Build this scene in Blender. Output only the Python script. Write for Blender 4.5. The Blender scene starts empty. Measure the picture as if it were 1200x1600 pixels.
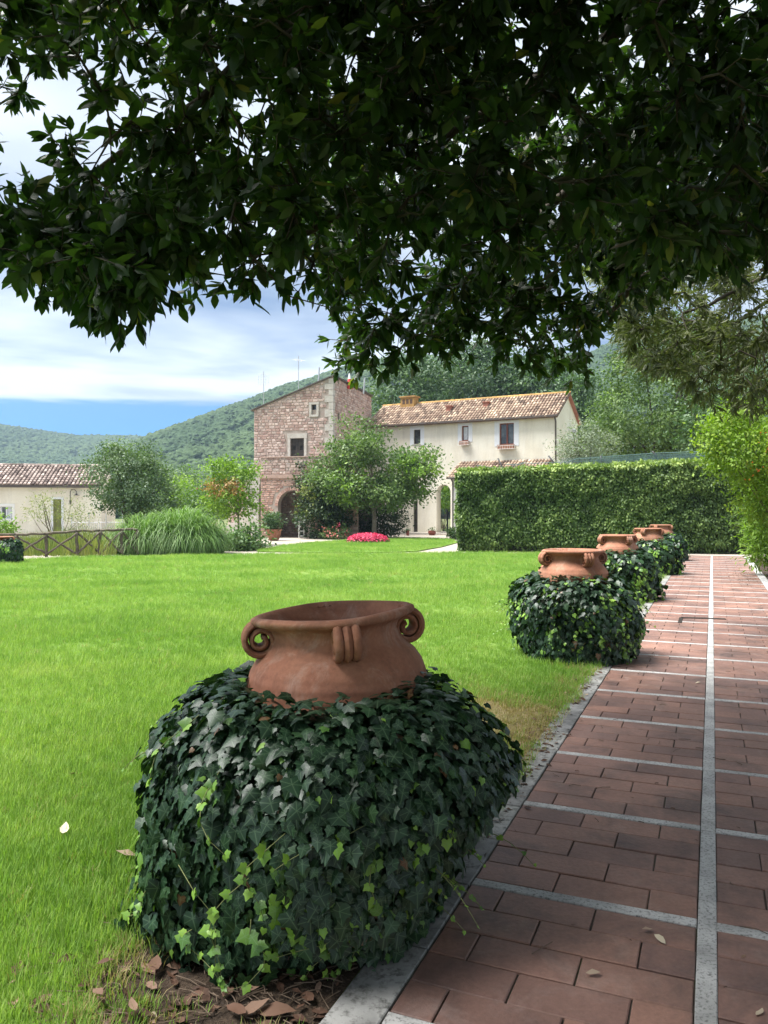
import bpy, math, random
import numpy as np
from mathutils import Vector, Matrix, noise as mnoise

# ------------------------------------------------------------------ camera, sky, sun, exposure
S = bpy.context.scene
COL = S.collection
rng = np.random.default_rng(11)
random.seed(11)
R = math.radians
FPX, CH = 1230.0, 1.5            # focal length in photo pixels, camera height

cam = bpy.data.cameras.new('camera')
camo = bpy.data.objects.new('camera', cam)
COL.objects.link(camo)
camo.location = (0, 0, CH)
camo.rotation_euler = (R(90), 0, 0)
cam.sensor_fit = 'VERTICAL'
cam.sensor_height = 36.0
cam.lens = 36.0 * FPX / 1600.0
cam.clip_start = 0.05
cam.clip_end = 6000
S.camera = camo

SUN_EL, SUN_AZ = R(64), R(-86)    # azimuth measured from +Y towards +X
w = bpy.data.worlds.new('World')
S.world = w
w.use_nodes = True
nt = w.node_tree
for n in list(nt.nodes):
    nt.nodes.remove(n)


def N(t, typ, **kw):
    n = t.nodes.new(typ)
    for k, v in kw.items():
        setattr(n, k, v)
    return n


def math_n(t, op, a, b=None, c=None, clamp=False):
    n = N(t, 'ShaderNodeMath', operation=op, use_clamp=clamp)
    for i, v in enumerate((a, b, c)):
        if v is None:
            continue
        if isinstance(v, (int, float)):
            n.inputs[i].default_value = v
        else:
            t.links.new(v, n.inputs[i])
    return n.outputs[0]


def mix_c(t, f, a, b, blend='MIX'):
    n = N(t, 'ShaderNodeMix', data_type='RGBA', blend_type=blend)
    for i, v in ((0, f), (6, a), (7, b)):
        if isinstance(v, (int, float)):
            n.inputs[i].default_value = v
        elif isinstance(v, (tuple, list)):
            n.inputs[i].default_value = (*v[:3], 1)
        else:
            t.links.new(v, n.inputs[i])
    return n.outputs[2]


def ramp(t, f, stops, interp='LINEAR'):
    n = N(t, 'ShaderNodeValToRGB')
    n.color_ramp.interpolation = interp
    e = n.color_ramp.elements
    while len(e) < len(stops):
        e.new(0.5)
    for el, (p, c) in zip(e, stops):
        el.position = p
        el.color = (*c, 1) if len(c) == 3 else c
    if f is not None:
        t.links.new(f, n.inputs[0])
    return n.outputs[0]


sky = N(nt, 'ShaderNodeTexSky', sky_type='NISHITA', sun_disc=False)
sky.sun_elevation = SUN_EL
sky.sun_rotation = SUN_AZ
sky.air_density = 1.0
sky.dust_density = 0.3
sky.ozone_density = 3.0
tc = N(nt, 'ShaderNodeTexCoord')
sep = N(nt, 'ShaderNodeSeparateXYZ')
nt.links.new(tc.outputs['Generated'], sep.inputs[0])
zc = math_n(nt, 'MAXIMUM', sep.outputs[2], 0.03)
cu = math_n(nt, 'DIVIDE', sep.outputs[0], zc)
cv = math_n(nt, 'DIVIDE', sep.outputs[1], zc)
cmb = N(nt, 'ShaderNodeCombineXYZ')
nt.links.new(cu, cmb.inputs[0])
nt.links.new(cv, cmb.inputs[1])
n1 = N(nt, 'ShaderNodeTexNoise')
n1.inputs['Scale'].default_value = 0.62
n1.inputs['Detail'].default_value = 4.5
n1.inputs['Roughness'].default_value = 0.5
n1.inputs['Distortion'].default_value = 0.25
nt.links.new(cmb.outputs[0], n1.inputs['Vector'])
n2 = N(nt, 'ShaderNodeTexNoise')
n2.inputs['Scale'].default_value = 0.32
n2.inputs['Detail'].default_value = 3
nt.links.new(cmb.outputs[0], n2.inputs['Vector'])
# the cloud deck ends in a ragged edge far off in front; beyond it the sky is clear
edge = math_n(nt, 'ADD', cv, math_n(nt, 'MULTIPLY', math_n(nt, 'SUBTRACT', n1.outputs[0], 0.5), 2.2))
mk_clear = N(nt, 'ShaderNodeMapRange', interpolation_type='SMOOTHSTEP')
mk_clear.inputs[1].default_value = 6.7
mk_clear.inputs[2].default_value = 7.25
nt.links.new(edge, mk_clear.inputs[0])
band = N(nt, 'ShaderNodeMapRange', interpolation_type='SMOOTHSTEP')   # thinner, brighter deck near its edge
band.inputs[1].default_value = 3.9
band.inputs[2].default_value = 6.0
nt.links.new(edge, band.inputs[0])
br = math_n(nt, 'ADD', math_n(nt, 'MULTIPLY', math_n(nt, 'SUBTRACT', n1.outputs[0], .12), 1.0), math_n(nt, 'MULTIPLY', n2.outputs[0], 0.45))
br = math_n(nt, 'ADD', br, math_n(nt, 'MULTIPLY', band.outputs[0], 0.22))
high = N(nt, 'ShaderNodeMapRange', interpolation_type='SMOOTHSTEP')      # the deck is thinner overhead and lets more light through
high.inputs[1].default_value = 3.6
high.inputs[2].default_value = 1.9
nt.links.new(cv, high.inputs[0])
br = math_n(nt, 'ADD', br, math_n(nt, 'MULTIPLY', high.outputs[0], 0.20))
CL_W = (3.9, 4.1, 4.4)
CL_G = (.62, .98, 1.85)
ccol = ramp(nt, br, [(0.50, (CL_G[0] / 6, CL_G[1] / 6, CL_G[2] / 6)), (0.86, (CL_W[0] / 6, CL_W[1] / 6, CL_W[2] / 6))])
ccol = mix_c(nt, 1.0, ccol, (6, 6, 6), 'MULTIPLY')
skyc = mix_c(nt, 1.0, sky.outputs[0], (0.02, 0.24, 0.55), 'MULTIPLY')
fin = mix_c(nt, mk_clear.outputs[0], ccol, skyc)
bg = N(nt, 'ShaderNodeBackground')
bg.inputs[1].default_value = 0.1
nt.links.new(fin, bg.inputs[0])
wo = N(nt, 'ShaderNodeOutputWorld')
nt.links.new(bg.outputs[0], wo.inputs[0])

sun = bpy.data.lights.new('sun', 'SUN')
sun.energy = 5.0
sun.angle = R(34)                 # sun behind thin bright cloud
sun.color = (1.0, 0.98, 0.95)
suno = bpy.data.objects.new('sun', sun)
COL.objects.link(suno)
sd = Vector((math.sin(SUN_AZ) * math.cos(SUN_EL), math.cos(SUN_AZ) * math.cos(SUN_EL), math.sin(SUN_EL)))
suno.rotation_euler = sd.to_track_quat('Z', 'Y').to_euler()
suno.location = sd * 50

S.view_settings.view_transform = 'Standard'
S.view_settings.look = 'None'
S.view_settings.exposure = 1.45
S.view_settings.gamma = 1.0
S.view_settings.use_curve_mapping = False
S.render.engine = 'CYCLES'
S.cycles.max_bounces = 8
S.cycles.transparent_max_bounces = 4
S.cycles.volume_bounces = 0
S.cycles.use_denoising = True

# ------------------------------------------------------------------ helpers


def at(px, py, Y):
    """world point at depth Y seen at photo pixel px, py (measured on the photograph)"""
    return np.array(((px - 600) / FPX * Y, Y, CH + (800 - py) / FPX * Y))


def gnd(px, py, z=0.0):
    Y = FPX * (CH - z) / (py - 800)
    return np.array(((px - 600) / FPX * Y, Y, z))


def tag(o, label=None, cat=None, group=None, kind=None):
    if label: o['label'] = label
    if cat: o['category'] = cat
    if group: o['group'] = group
    if kind: o['kind'] = kind
    return o


def empty(name, loc=(0, 0, 0), rz=0, label=None, cat=None, group=None):
    o = bpy.data.objects.new(name, None)
    COL.objects.link(o)
    o.location = loc
    o.rotation_euler = (0, 0, rz)
    o.empty_display_size = 0.1
    return tag(o, label, cat, group)


def link(name, me, parent=None, world=False):
    """link a mesh as an object; world=True when its vertices are in world coordinates although it has a parent"""
    o = bpy.data.objects.new(name, me)
    COL.objects.link(o)
    if parent is not None:
        o.parent = parent
        if world:
            pm = Matrix.LocRotScale(parent.location, parent.rotation_euler, None)
            o.matrix_parent_inverse = pm.inverted()
    return o


def mesh_np(name, V, Fs, mat, tint=None, vein=None, smooth=False):
    """Fs: list of int arrays (n,k)"""
    me = bpy.data.meshes.new(name)
    V = np.asarray(V, dtype=np.float32)
    me.vertices.add(len(V))
    me.vertices.foreach_set('co', V.ravel())
    Fs = [np.asarray(f, dtype=np.int32) for f in Fs if len(f)]
    nl = sum(f.size for f in Fs)
    npoly = sum(len(f) for f in Fs)
    me.loops.add(nl)
    me.polygons.add(npoly)
    me.loops.foreach_set('vertex_index', np.concatenate([f.ravel() for f in Fs]))
    tot = np.concatenate([np.full(len(f), f.shape[1], np.int32) for f in Fs])
    st = np.concatenate(([0], np.cumsum(tot)[:-1])).astype(np.int32)
    me.polygons.foreach_set('loop_start', st)
    me.polygons.foreach_set('loop_total', tot)
    me.polygons.foreach_set('use_smooth', np.full(npoly, bool(smooth)))
    if tint is not None:
        a = me.attributes.new('tint', 'FLOAT', 'POINT')
        a.data.foreach_set('value', np.asarray(tint, np.float32))
    if vein is not None:
        a = me.attributes.new('vein', 'FLOAT', 'POINT')
        a.data.foreach_set('value', np.asarray(vein, np.float32))
    me.materials.append(mat)
    me.update(calc_edges=True)
    return me


class MB:
    """collects polygons, then links them as one mesh object"""

    def __init__(s):
        s.v, s.f, s.t = [], [], []
        s.tint = 0.5

    def add(s, vs, fs):
        b = len(s.v)
        s.v += [tuple(map(float, p)) for p in vs]
        s.t += [s.tint] * len(vs)
        s.f += [[i + b for i in f] for f in fs]

    def box(s, o, x, y, z):
        """o corner, three edge vectors"""
        o, x, y, z = (np.array(q, float) for q in (o, x, y, z))
        vs = [o, o + x, o + x + y, o + y, o + z, o + x + z, o + x + y + z, o + y + z]
        fs = [[0, 3, 2, 1], [4, 5, 6, 7], [0, 1, 5, 4], [1, 2, 6, 5], [2, 3, 7, 6], [3, 0, 4, 7]]
        if np.dot(np.cross(x, y), z) < 0:
            fs = [f[::-1] for f in fs]
        s.add(vs, fs)

    def cbox(s, c, sx, sy, sz, rz=0):
        ca, sa = math.cos(rz), math.sin(rz)
        x = np.array((ca, sa, 0)) * sx
        y = np.array((-sa, ca, 0)) * sy
        z = np.array((0, 0, sz))
        s.box(np.array(c) - x / 2 - y / 2 - z / 2, x, y, z)

    def tube(s, pts, rad, k=6, cap=True):
        pts = [np.array(p, float) for p in pts]
        n = len(pts)
        if np.isscalar(rad): rad = [rad] * n
        b = len(s.v)
        prev = None
        vs = []
        for i, p in enumerate(pts):
            d = pts[min(i + 1, n - 1)] - pts[max(i - 1, 0)]
            L = np.linalg.norm(d)
            d = d / L if L > 1e-9 else np.array((0, 0, 1.))
            if prev is None:
                a = np.cross(d, (0, 0, 1.) if abs(d[2]) < .9 else (1., 0, 0))
            else:
                a = prev - d * np.dot(prev, d)
            a /= max(np.linalg.norm(a), 1e-9)
            prev = a
            c = np.cross(d, a)
            for j in range(k):
                t = 2 * math.pi * j / k
                vs.append(p + rad[i] * (a * math.cos(t) + c * math.sin(t)))
        fs = []
        for i in range(n - 1):
            for j in range(k):
                j2 = (j + 1) % k
                fs.append([i * k + j, i * k + j2, (i + 1) * k + j2, (i + 1) * k + j])
        if cap:
            fs.append(list(range(k))[::-1])
            fs.append([(n - 1) * k + j for j in range(k)])
        s.add(vs, fs)

    def lathe(s, prof, k=24, c=(0, 0, 0), wob=None, cap=False):
        vs, fs = [], []
        for i, (r, z) in enumerate(prof):
            for j in range(k):
                t = 2 * math.pi * j / k
                rr = r * (wob(t, z, i) if wob else 1)
                vs.append((c[0] + rr * math.cos(t), c[1] + rr * math.sin(t), c[2] + z))
        n = len(prof)
        for i in range(n - 1):
            for j in range(k):
                j2 = (j + 1) % k
                fs.append([i * k + j, i * k + j2, (i + 1) * k + j2, (i + 1) * k + j])
        if cap:
            fs.append([(n - 1) * k + j for j in range(k)])
            fs.append([j for j in range(k)][::-1])
        s.add(vs, fs)

    def poly(s, pts):
        s.add(pts, [list(range(len(pts)))])

    def mesh(s, name, mat, smooth=False):
        me = bpy.data.meshes.new(name)
        me.from_pydata(s.v, [], s.f)
        a = me.attributes.new('tint', 'FLOAT', 'POINT')
        a.data.foreach_set('value', np.asarray(s.t, np.float32))
        if smooth:
            me.polygons.foreach_set('use_smooth', np.full(len(me.polygons), True))
        me.materials.append(mat)
        return me

    def build(s, name, mat, parent=None, smooth=False, world=True, kind=None):
        o = link(name, s.mesh(name, mat, smooth), parent, world)
        if kind: o['kind'] = kind
        return o


def unit(a):
    return a / np.maximum(np.linalg.norm(a, axis=-1, keepdims=True), 1e-9)


def frames(d, n):
    """rotation matrices with columns x, y = d (tip direction), z ~ n"""
    d = unit(d)
    x = unit(np.cross(d, n))
    z = np.cross(x, d)
    return np.stack([x, d, z], axis=-1)


def scatter(tv, tfs, pos, rot, sc, tint=None, vein=None):
    """copies of one small template as plain vertex and face arrays"""
    tv = np.asarray(tv, float)
    n, k = len(pos), len(tv)
    sc = np.asarray(sc, float)
    if sc.ndim == 1: sc = np.repeat(sc[:, None], 3, 1)
    L = tv[None] * sc[:, None, :]
    V = np.einsum('nij,nkj->nki', rot, L) + pos[:, None, :]
    off = (np.arange(n) * k)[:, None, None]
    Fs = [(np.asarray(f)[None] + off).reshape(-1, np.asarray(f).shape[1]) for f in tfs]
    T = None if tint is None else np.repeat(tint, k)
    U = None if vein is None else np.tile(vein, n)
    return V.reshape(-1, 3), Fs, T, U


def rand_unit(n):
    return unit(rng.normal(size=(n, 3)))


# ------------------------------------------------------------------ materials


def new_mat(name):
    m = bpy.data.materials.new(name)
    m.use_nodes = True
    t = m.node_tree
    b = t.nodes['Principled BSDF']
    return m, t, b


def noise(t, scale, detail=4, rough=0.55, coord='Object', vec=None, dist=0):
    if vec is None:
        vec = N(t, 'ShaderNodeTexCoord').outputs[coord]
    n = N(t, 'ShaderNodeTexNoise')
    n.inputs['Scale'].default_value = scale
    n.inputs['Detail'].default_value = detail
    n.inputs['Roughness'].default_value = rough
    n.inputs['Distortion'].default_value = dist
    t.links.new(vec, n.inputs['Vector'])
    return n.outputs[0]


def bump(t, b, h, strength=0.3, dist=0.01):
    n = N(t, 'ShaderNodeBump')
    n.inputs['Strength'].default_value = strength
    n.inputs['Distance'].default_value = dist
    t.links.new(h, n.inputs['Height'])
    t.links.new(n.outputs[0], b.inputs['Normal'])


def pos_vec(t):
    return N(t, 'ShaderNodeNewGeometry').outputs['Position']


def surf(name, c1, c2, scale=6, rough=0.8, c3=None, scale3=40, amt3=0.4, tints=None, bstr=0.3, bdist=0.01, spec=0.3, lo=0.35, hi=0.65, metal=0):
    """two-tone noise material in world coordinates, optional fine speckle and per-piece tint ramp"""
    m, t, b = new_mat(name)
    P = pos_vec(t)
    f = ramp(t, noise(t, scale, 5, .6, vec=P), [(lo, (0, 0, 0)), (hi, (1, 1, 1))])
    c = mix_c(t, f, c1, c2)
    fine = noise(t, scale3, 4, .65, vec=P)
    if c3 is not None:
        g = math_n(t, 'MULTIPLY', ramp(t, fine, [(0.5, (0, 0, 0)), (0.68, (1, 1, 1))]), amt3)
        c = mix_c(t, g, c, c3)
    if tints is not None:
        a = N(t, 'ShaderNodeAttribute', attribute_name='tint').outputs['Fac']
        tr = ramp(t, a, tints, 'LINEAR')
        c = mix_c(t, 1.0, c, tr, 'MULTIPLY')
    t.links.new(c, b.inputs['Base Color'])
    b.inputs['Roughness'].default_value = rough
    b.inputs['Specular IOR Level'].default_value = spec
    b.inputs['Metallic'].default_value = metal
    if bstr:
        bump(t, b, fine, bstr, bdist)
    return m


def leaf_mat(name, stops, trans=0.3, tcol=None, rough=0.45, spec=0.4, vein=None, objrand=False, nscale=0, namt=0.0):
    m, t, b = new_mat(name)
    a = N(t, 'ShaderNodeAttribute', attribute_name='tint').outputs['Fac']
    if objrand:
        a = N(t, 'ShaderNodeObjectInfo').outputs['Random']
    if nscale:
        nn = noise(t, nscale, 3, .6, vec=pos_vec(t))
        a = math_n(t, 'ADD', a, math_n(t, 'MULTIPLY', math_n(t, 'SUBTRACT', nn, .5), namt))
    c = ramp(t, a, stops)
    if vein is not None:
        vv = N(t, 'ShaderNodeAttribute', attribute_name='vein').outputs['Fac']
        vf = math_n(t, 'POWER', vv, 14.0)
        c = mix_c(t, math_n(t, 'MULTIPLY', vf, vein[1]), c, vein[0])
    t.links.new(c, b.inputs['Base Color'])
    b.inputs['Roughness'].default_value = rough
    b.inputs['Specular IOR Level'].default_value = spec
    if trans > 0:
        tr = N(t, 'ShaderNodeBsdfTranslucent')
        tcc = mix_c(t, 1.0, c, tcol or (1.3, 1.5, .5), 'MULTIPLY')
        t.links.new(tcc, tr.inputs[0])
        mx = N(t, 'ShaderNodeMixShader')
        mx.inputs[0].default_value = trans
        out = t.nodes['Material Output']
        t.links.new(b.outputs[0], mx.inputs[1])
        t.links.new(tr.outputs[0], mx.inputs[2])
        t.links.new(mx.outputs[0], out.inputs[0])
    return m


M = {}
M['soil'] = surf('soil', (.022, .015, .010), (.055, .036, .023), 9, .95, (.14, .10, .065), 70, .5, bstr=.9, bdist=.02)
M['gravel'] = surf('gravel', (.30, .26, .21), (.38, .34, .285), 1.2, .9, (.22, .19, .15), 45, .6, bstr=.5, bdist=.01)
M['ground'] = surf('ground', (.10, .13, .04), (.16, .16, .07), .6, .95, (.08, .10, .03), 9, .6, bstr=.4, bdist=.05)


def stained(name, c1, c2, scale, stain, s_scale, s_amt, bloom, b_scale, b_amt, rough, tints=None, stretch=(1, 1, 1), bstr=.3, bdist=.005, spec=.3, rings=0, coord=None):
    """weathered surface: two tones, dark stains, pale bloom, speckle"""
    m, t, b = new_mat(name)
    P = pos_vec(t) if coord is None else N(t, 'ShaderNodeTexCoord').outputs[coord]
    mp = N(t, 'ShaderNodeMapping')
    mp.inputs['Scale'].default_value = stretch
    t.links.new(P, mp.inputs[0])
    PS = mp.outputs[0]
    c = mix_c(t, ramp(t, noise(t, scale, 5, .6, vec=P), [(.35, (0, 0, 0)), (.65, (1, 1, 1))]), c1, c2)
    f = ramp(t, noise(t, s_scale, 6, .68, vec=PS, dist=.6), [(.48, (0, 0, 0)), (.72, (1, 1, 1))])
    c = mix_c(t, math_n(t, 'MULTIPLY', f, s_amt), c, stain)
    f = ramp(t, noise(t, b_scale, 7, .72, vec=PS, dist=.9), [(.52, (0, 0, 0)), (.70, (1, 1, 1))])
    c = mix_c(t, math_n(t, 'MULTIPLY', f, b_amt), c, bloom)
    fine = noise(t, 55, 4, .7, vec=P)
    c = mix_c(t, .28, c, mix_c(t, 1.0, c, ramp(t, fine, [(.3, (.45, .45, .45)), (.7, (1.5, 1.5, 1.5))]), 'MULTIPLY'))
    if tints is not None:
        a = N(t, 'ShaderNodeAttribute', attribute_name='tint').outputs['Fac']
        c = mix_c(t, 1.0, c, ramp(t, a, tints), 'MULTIPLY')
    t.links.new(c, b.inputs['Base Color'])
    rr = ramp(t, f, [(0, (rough,) * 3), (1, (min(1, rough + .2),) * 3)])
    t.links.new(rr, b.inputs['Roughness'])
    b.inputs['Specular IOR Level'].default_value = spec
    h = fine
    if rings:
        sx_ = N(t, 'ShaderNodeSeparateXYZ')
        t.links.new(P, sx_.inputs[0])
        h = math_n(t, 'ADD', math_n(t, 'MULTIPLY', fine, .5), math_n(t, 'MULTIPLY', math_n(t, 'SINE', math_n(t, 'MULTIPLY', sx_.outputs[2], rings)), .35))
    bump(t, b, h, bstr, bdist)
    return m


M['brick'] = stained('brick', (.158, .090, .070), (.248, .140, .108), 1.7, (.052, .042, .039), 2.0, .85, (.30, .24, .215), 5, .35, .62,
                     [(0, (.82, .81, .83)), (.5, (1, .97, .96)), (1, (1.15, 1.09, 1.03))], bstr=.45, bdist=.006, spec=.35)
M['joint'] = surf('joint', (.05, .042, .034), (.11, .09, .075), 7, .95, (.055, .075, .025), 5, .7, bstr=.4)
M['strip'] = surf('strip', (.29, .285, .27), (.47, .46, .44), 5, .85, (.09, .09, .085), 75, .85, bstr=.4, bdist=.004)
M['border'] = surf('border', (.12, .12, .115), (.31, .305, .29), 4, .85, (.05, .048, .042), 30, .8,
                   tints=[(0, (.75, .75, .78)), (1, (1.15, 1.15, 1.12))], bstr=.45, bdist=.006)
M['terracotta'] = stained('terracotta', (.29, .120, .072), (.40, .185, .112), 4, (.115, .062, .044), 5, .6, (.50, .37, .30), 7, .45, .78,
                          bstr=.45, bdist=.004, spec=.25, rings=160, stretch=(1, 1, .55))
M['bark'] = surf('bark', (.045, .036, .028), (.085, .07, .055), 8, .95, (.13, .12, .10), 40, .4, bstr=.7, bdist=.02)
M['palebark'] = surf('palebark', (.16, .13, .10), (.26, .22, .18), 6, .9, (.09, .075, .06), 30, .5, bstr=.5)
M['stem'] = surf('stem', (.13, .15, .05), (.19, .20, .08), 20, .7, bstr=0)
M['brownstem'] = surf('brownstem', (.08, .055, .035), (.14, .10, .07), 20, .8, bstr=0)
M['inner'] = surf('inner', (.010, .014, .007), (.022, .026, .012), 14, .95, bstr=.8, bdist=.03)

# ------------------------------------------------------------------ ground, lawns, path
PA = R(22.64)
PD = np.array((math.sin(PA), math.cos(PA)))      # path direction
PR = np.array((math.cos(PA), -math.sin(PA)))     # across it, to the right
PC = np.array((1.165, 2.838))                    # a crossing of the white strips


def path_pt(u, v, z=0.0):
    p = PC + PR * u + PD * v
    return np.array((p[0], p[1], z))


def path_uv(x, y):
    dx, dy = x - PC[0], y - PC[1]
    return dx * PR[0] + dy * PR[1], dx * PD[0] + dy * PD[1]


g = MB()
g.poly([(1350 * math.cos(a), 1350 * math.sin(a), -0.05) for a in np.linspace(0, 2 * math.pi, 49)[:-1]])
g.build('ground', M['ground'], kind='structure')

gv = MB()
gv.poly([(-34, 23.5, -0.012), (14, 23.5, -0.012), (22, 62, -0.012), (-34, 62, -0.012)])
gv.build('gravel_path', M['gravel'], kind='structure')

# lawn soil colour under the blades: greens in broad soft patches, drier yellowish spots
m, t, b = new_mat('lawn')
P = pos_vec(t)
big = noise(t, .35, 4, .6, vec=P)
mid = noise(t, 2.2, 5, .65, vec=P)
fine = noise(t, 60, 4, .7, vec=P)
c = ramp(t, math_n(t, 'ADD', math_n(t, 'MULTIPLY', big, .5), math_n(t, 'MULTIPLY', mid, .5)),
         [(.36, (.11, .21, .034)), (.5, (.16, .27, .050)), (.66, (.25, .33, .085))])
c = mix_c(t, math_n(t, 'MULTIPLY', ramp(t, fine, [(.35, (1, 1, 1)), (.6, (0, 0, 0))]), .55), c, (.060, .11, .014))
t.links.new(c, b.inputs['Base Color'])
b.inputs['Roughness'].default_value = .8
b.inputs['Specular IOR Level'].default_value = .1
bump(t, b, fine, .8, .03)
M['lawn'] = m

LAWN = [(-26, -7), tuple(path_pt(-.95, -9)[:2]), tuple(path_pt(-.95, 25.5)[:2]), tuple(path_pt(-.95, 26.0)[:2] + np.array((-.8, .7))),
        (5.4, 28.7), (2.6, 29.0), (-.8, 28.3), (-3.5, 28.0), (-6.5, 27.6), (-9.2, 26.4), (-12, 24.9), (-16, 24.2), (-26, 23.6)]
lw = MB()
lw.poly([(x, y, 0) for x, y in LAWN])
lw.build('lawn', M['lawn'], kind='structure')
LAWN2 = [gnd(402, 862.3)[:2], gnd(440, 854)[:2], gnd(486, 849)[:2], gnd(545, 845)[:2], gnd(612, 842.5)[:2], gnd(668, 842.5)[:2], gnd(700, 843.5)[:2],
         gnd(716, 848)[:2], gnd(690, 855)[:2], gnd(650, 862)[:2], gnd(600, 863.6)[:2], gnd(500, 863.6)[:2]]
lw = MB()
lw.poly([(x, y, .03) for x, y in LAWN2])
for i in range(len(LAWN2)):
    a_, b_ = LAWN2[i], LAWN2[(i + 1) % len(LAWN2)]
    lw.poly([(a_[0], a_[1], -.03), (b_[0], b_[1], -.03), (b_[0], b_[1], .03), (a_[0], a_[1], .03)])
lw.build('lawn', M['lawn'], kind='structure')
sb = MB()      # planting bed along the right of the path
sb.poly([path_pt(1.1, -9, -.006), path_pt(9, -9, -.006), path_pt(9, 30, -.006), path_pt(1.1, 26, -.006)])
sb.build('planting_bed', M['soil'], kind='structure')


def in_poly(x, y, poly):
    ins = np.zeros(len(x), bool)
    n = len(poly)
    for i in range(n):
        x1, y1 = poly[i]
        x2, y2 = poly[(i + 1) % n]
        cond = ((y1 > y) != (y2 > y))
        xi = (x2 - x1) * (y - y1) / ((y2 - y1) if abs(y2 - y1) > 1e-9 else 1e-9) + x1
        ins ^= cond & (x < xi)
    return ins


# ---- brick path
path = empty('brick_path', (0, 0, 0))
path['kind'] = 'structure'
pb = MB()
pb.poly([path_pt(-1.0, -4.7, .003), path_pt(1.14, -4.7, .003), path_pt(1.14, 26.0, .003), path_pt(-1.0, 26.0, .003)])
pb.build('mortar_bed', M['joint'], path)


def slab_mesh(mb, L, W, top=.013, ch=.004, bot=-.005, jit=.0015):
    """one chamfered slab lying along +x from 0 to L, +y from 0 to W"""
    j = lambda: random.uniform(-jit, jit)
    o = [(0 + j(), 0 + j()), (L + j(), 0 + j()), (L + j(), W + j()), (0 + j(), W + j())]
    i = [(x + (ch if x < L / 2 else -ch), y + (ch if y < W / 2 else -ch)) for x, y in o]
    tz = [top + random.uniform(-.0008, .0008) for _ in range(4)]
    vs = [(x, y, bot) for x, y in o] + [(x, y, top - ch * .8) for x, y in o] + [(x, y, z) for (x, y), z in zip(i, tz)]
    fs = [[8, 9, 10, 11]]
    for a in (0, 4):
        for q in range(4):
            r_ = (q + 1) % 4
            fs.append([a + q, a + r_, a + 4 + r_, a + 4 + q])
    mb.add(vs, fs)


PITCH, STRIPW, ROWS = .927, .058, 5
ROWH = (PITCH - STRIPW) / ROWS
BL = .352
slab_cache = {}


def slab_me(kind, L, W, mat, var):
    key = (kind, round(L, 3), round(W, 3), var)
    if key not in slab_cache:
        q = MB()
        q.tint = var / 5.0
        slab_mesh(q, L, W)
        slab_cache[key] = q.mesh(kind, mat)
    return slab_cache[key]


far_bricks, far_strips, far_border = MB(), MB(), MB()


def put_slab(kind, u, v, L, W, mat, joined, var, dz=0, far=None, skew=0):
    if not joined:
        o = bpy.data.objects.new(kind, slab_me(kind, L, W, mat, var))
        COL.objects.link(o)
        o.parent = path
        o.location = path_pt(u, v, dz)
        o.rotation_euler = (random.gauss(0, .003) if kind == 'brick' else 0, random.gauss(0, .0025) if kind == 'brick' else 0, -PA + skew)
        return
    far.tint = var / 5.0
    q = MB()
    slab_mesh(q, L, W)
    far.add([path_pt(u + x, v + y, z + dz) for x, y, z in q.v], q.f)


UL0, UL1, UR0, UR1 = -.872, -.032, .032, .985
n_near = 0
for k in range(-5, 28):
    v0 = k * PITCH
    near = 0 <= k + 1 <= 10
    # cross strips, left and right of the centre strip, mitred look by butting them
    for (ua, ub) in ((UL0, UL1), (UR0, UR1)):
        put_slab('stone_strip', ua, v0 - STRIPW / 2, ub - ua - .003, STRIPW, M['strip'], not (-1 <= k <= 20), random.randint(0, 5), .001, far_strips)
    put_slab('stone_strip', UL1, v0 - PITCH / 2 - STRIPW / 2 if k == -99 else v0 - STRIPW / 2, UR0 - UL1, PITCH - .003, M['strip'], not (-1 <= k <= 20), random.randint(0, 5), .0015, far_strips)
    for row in range(ROWS):
        vb = v0 + STRIPW / 2 + row * ROWH
        for side, (ua, ub) in enumerate(((UL0, UL1), (UR0, UR1))):
            # bricks run from the centre strip outwards in a half bond
            half = (row + k * ROWS + side) % 2 == 0
            cur = 0.0
            W_ = ub - ua
            first = True
            while cur < W_ - .02:
                L = BL * .5 if (first and half) else BL
                first = False
                L = min(L, W_ - cur)
                if W_ - cur - L < .07: L = W_ - cur
                L_ = L - .005
                u0 = (ub - cur - L) if side == 0 else (ua + cur)
                c_ = path_pt(u0 + L / 2, vb)
                vis = c_[1] > 1.9 and abs(c_[0]) < c_[1] * .53 + .15
                joined = not (vis and n_near < 298)
                if not joined: n_near += 1
                L_ = round(L_ * 200) / 200
                put_slab('brick', u0 + .002, vb + .0025, L_, ROWH - .005, M['brick'], joined, random.randint(0, 5), random.uniform(-.0025, .0015), far_bricks, random.uniform(-.002, .002))
                cur += L
far_bricks.build('brick_paving', M['brick'], path, kind='stuff')
far_strips.build('strip_paving', M['strip'], path, kind='stuff')
# border slabs left, and right where the path widens out near the hedge
v = -4.6
while v < 25.9:
    L = random.uniform(.42, .6)
    c_ = path_pt(-.97, v)
    put_slab('border_stone', UL0 - .165, v, .160, L - .005, M['border'], not (c_[1] > 1.8 and v < 20), random.randint(0, 5), .001 + random.uniform(0, .002), far_border, random.uniform(-.006, .006))
    put_slab('border_stone', UR1 + .004 + max(0, (v - 19) * .0), v, .150, L - .005, M['strip'], v < 11, random.randint(0, 5), .002, far_border)
    v += L
far_border.build('border_paving', M['border'], path, kind='stuff')
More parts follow.
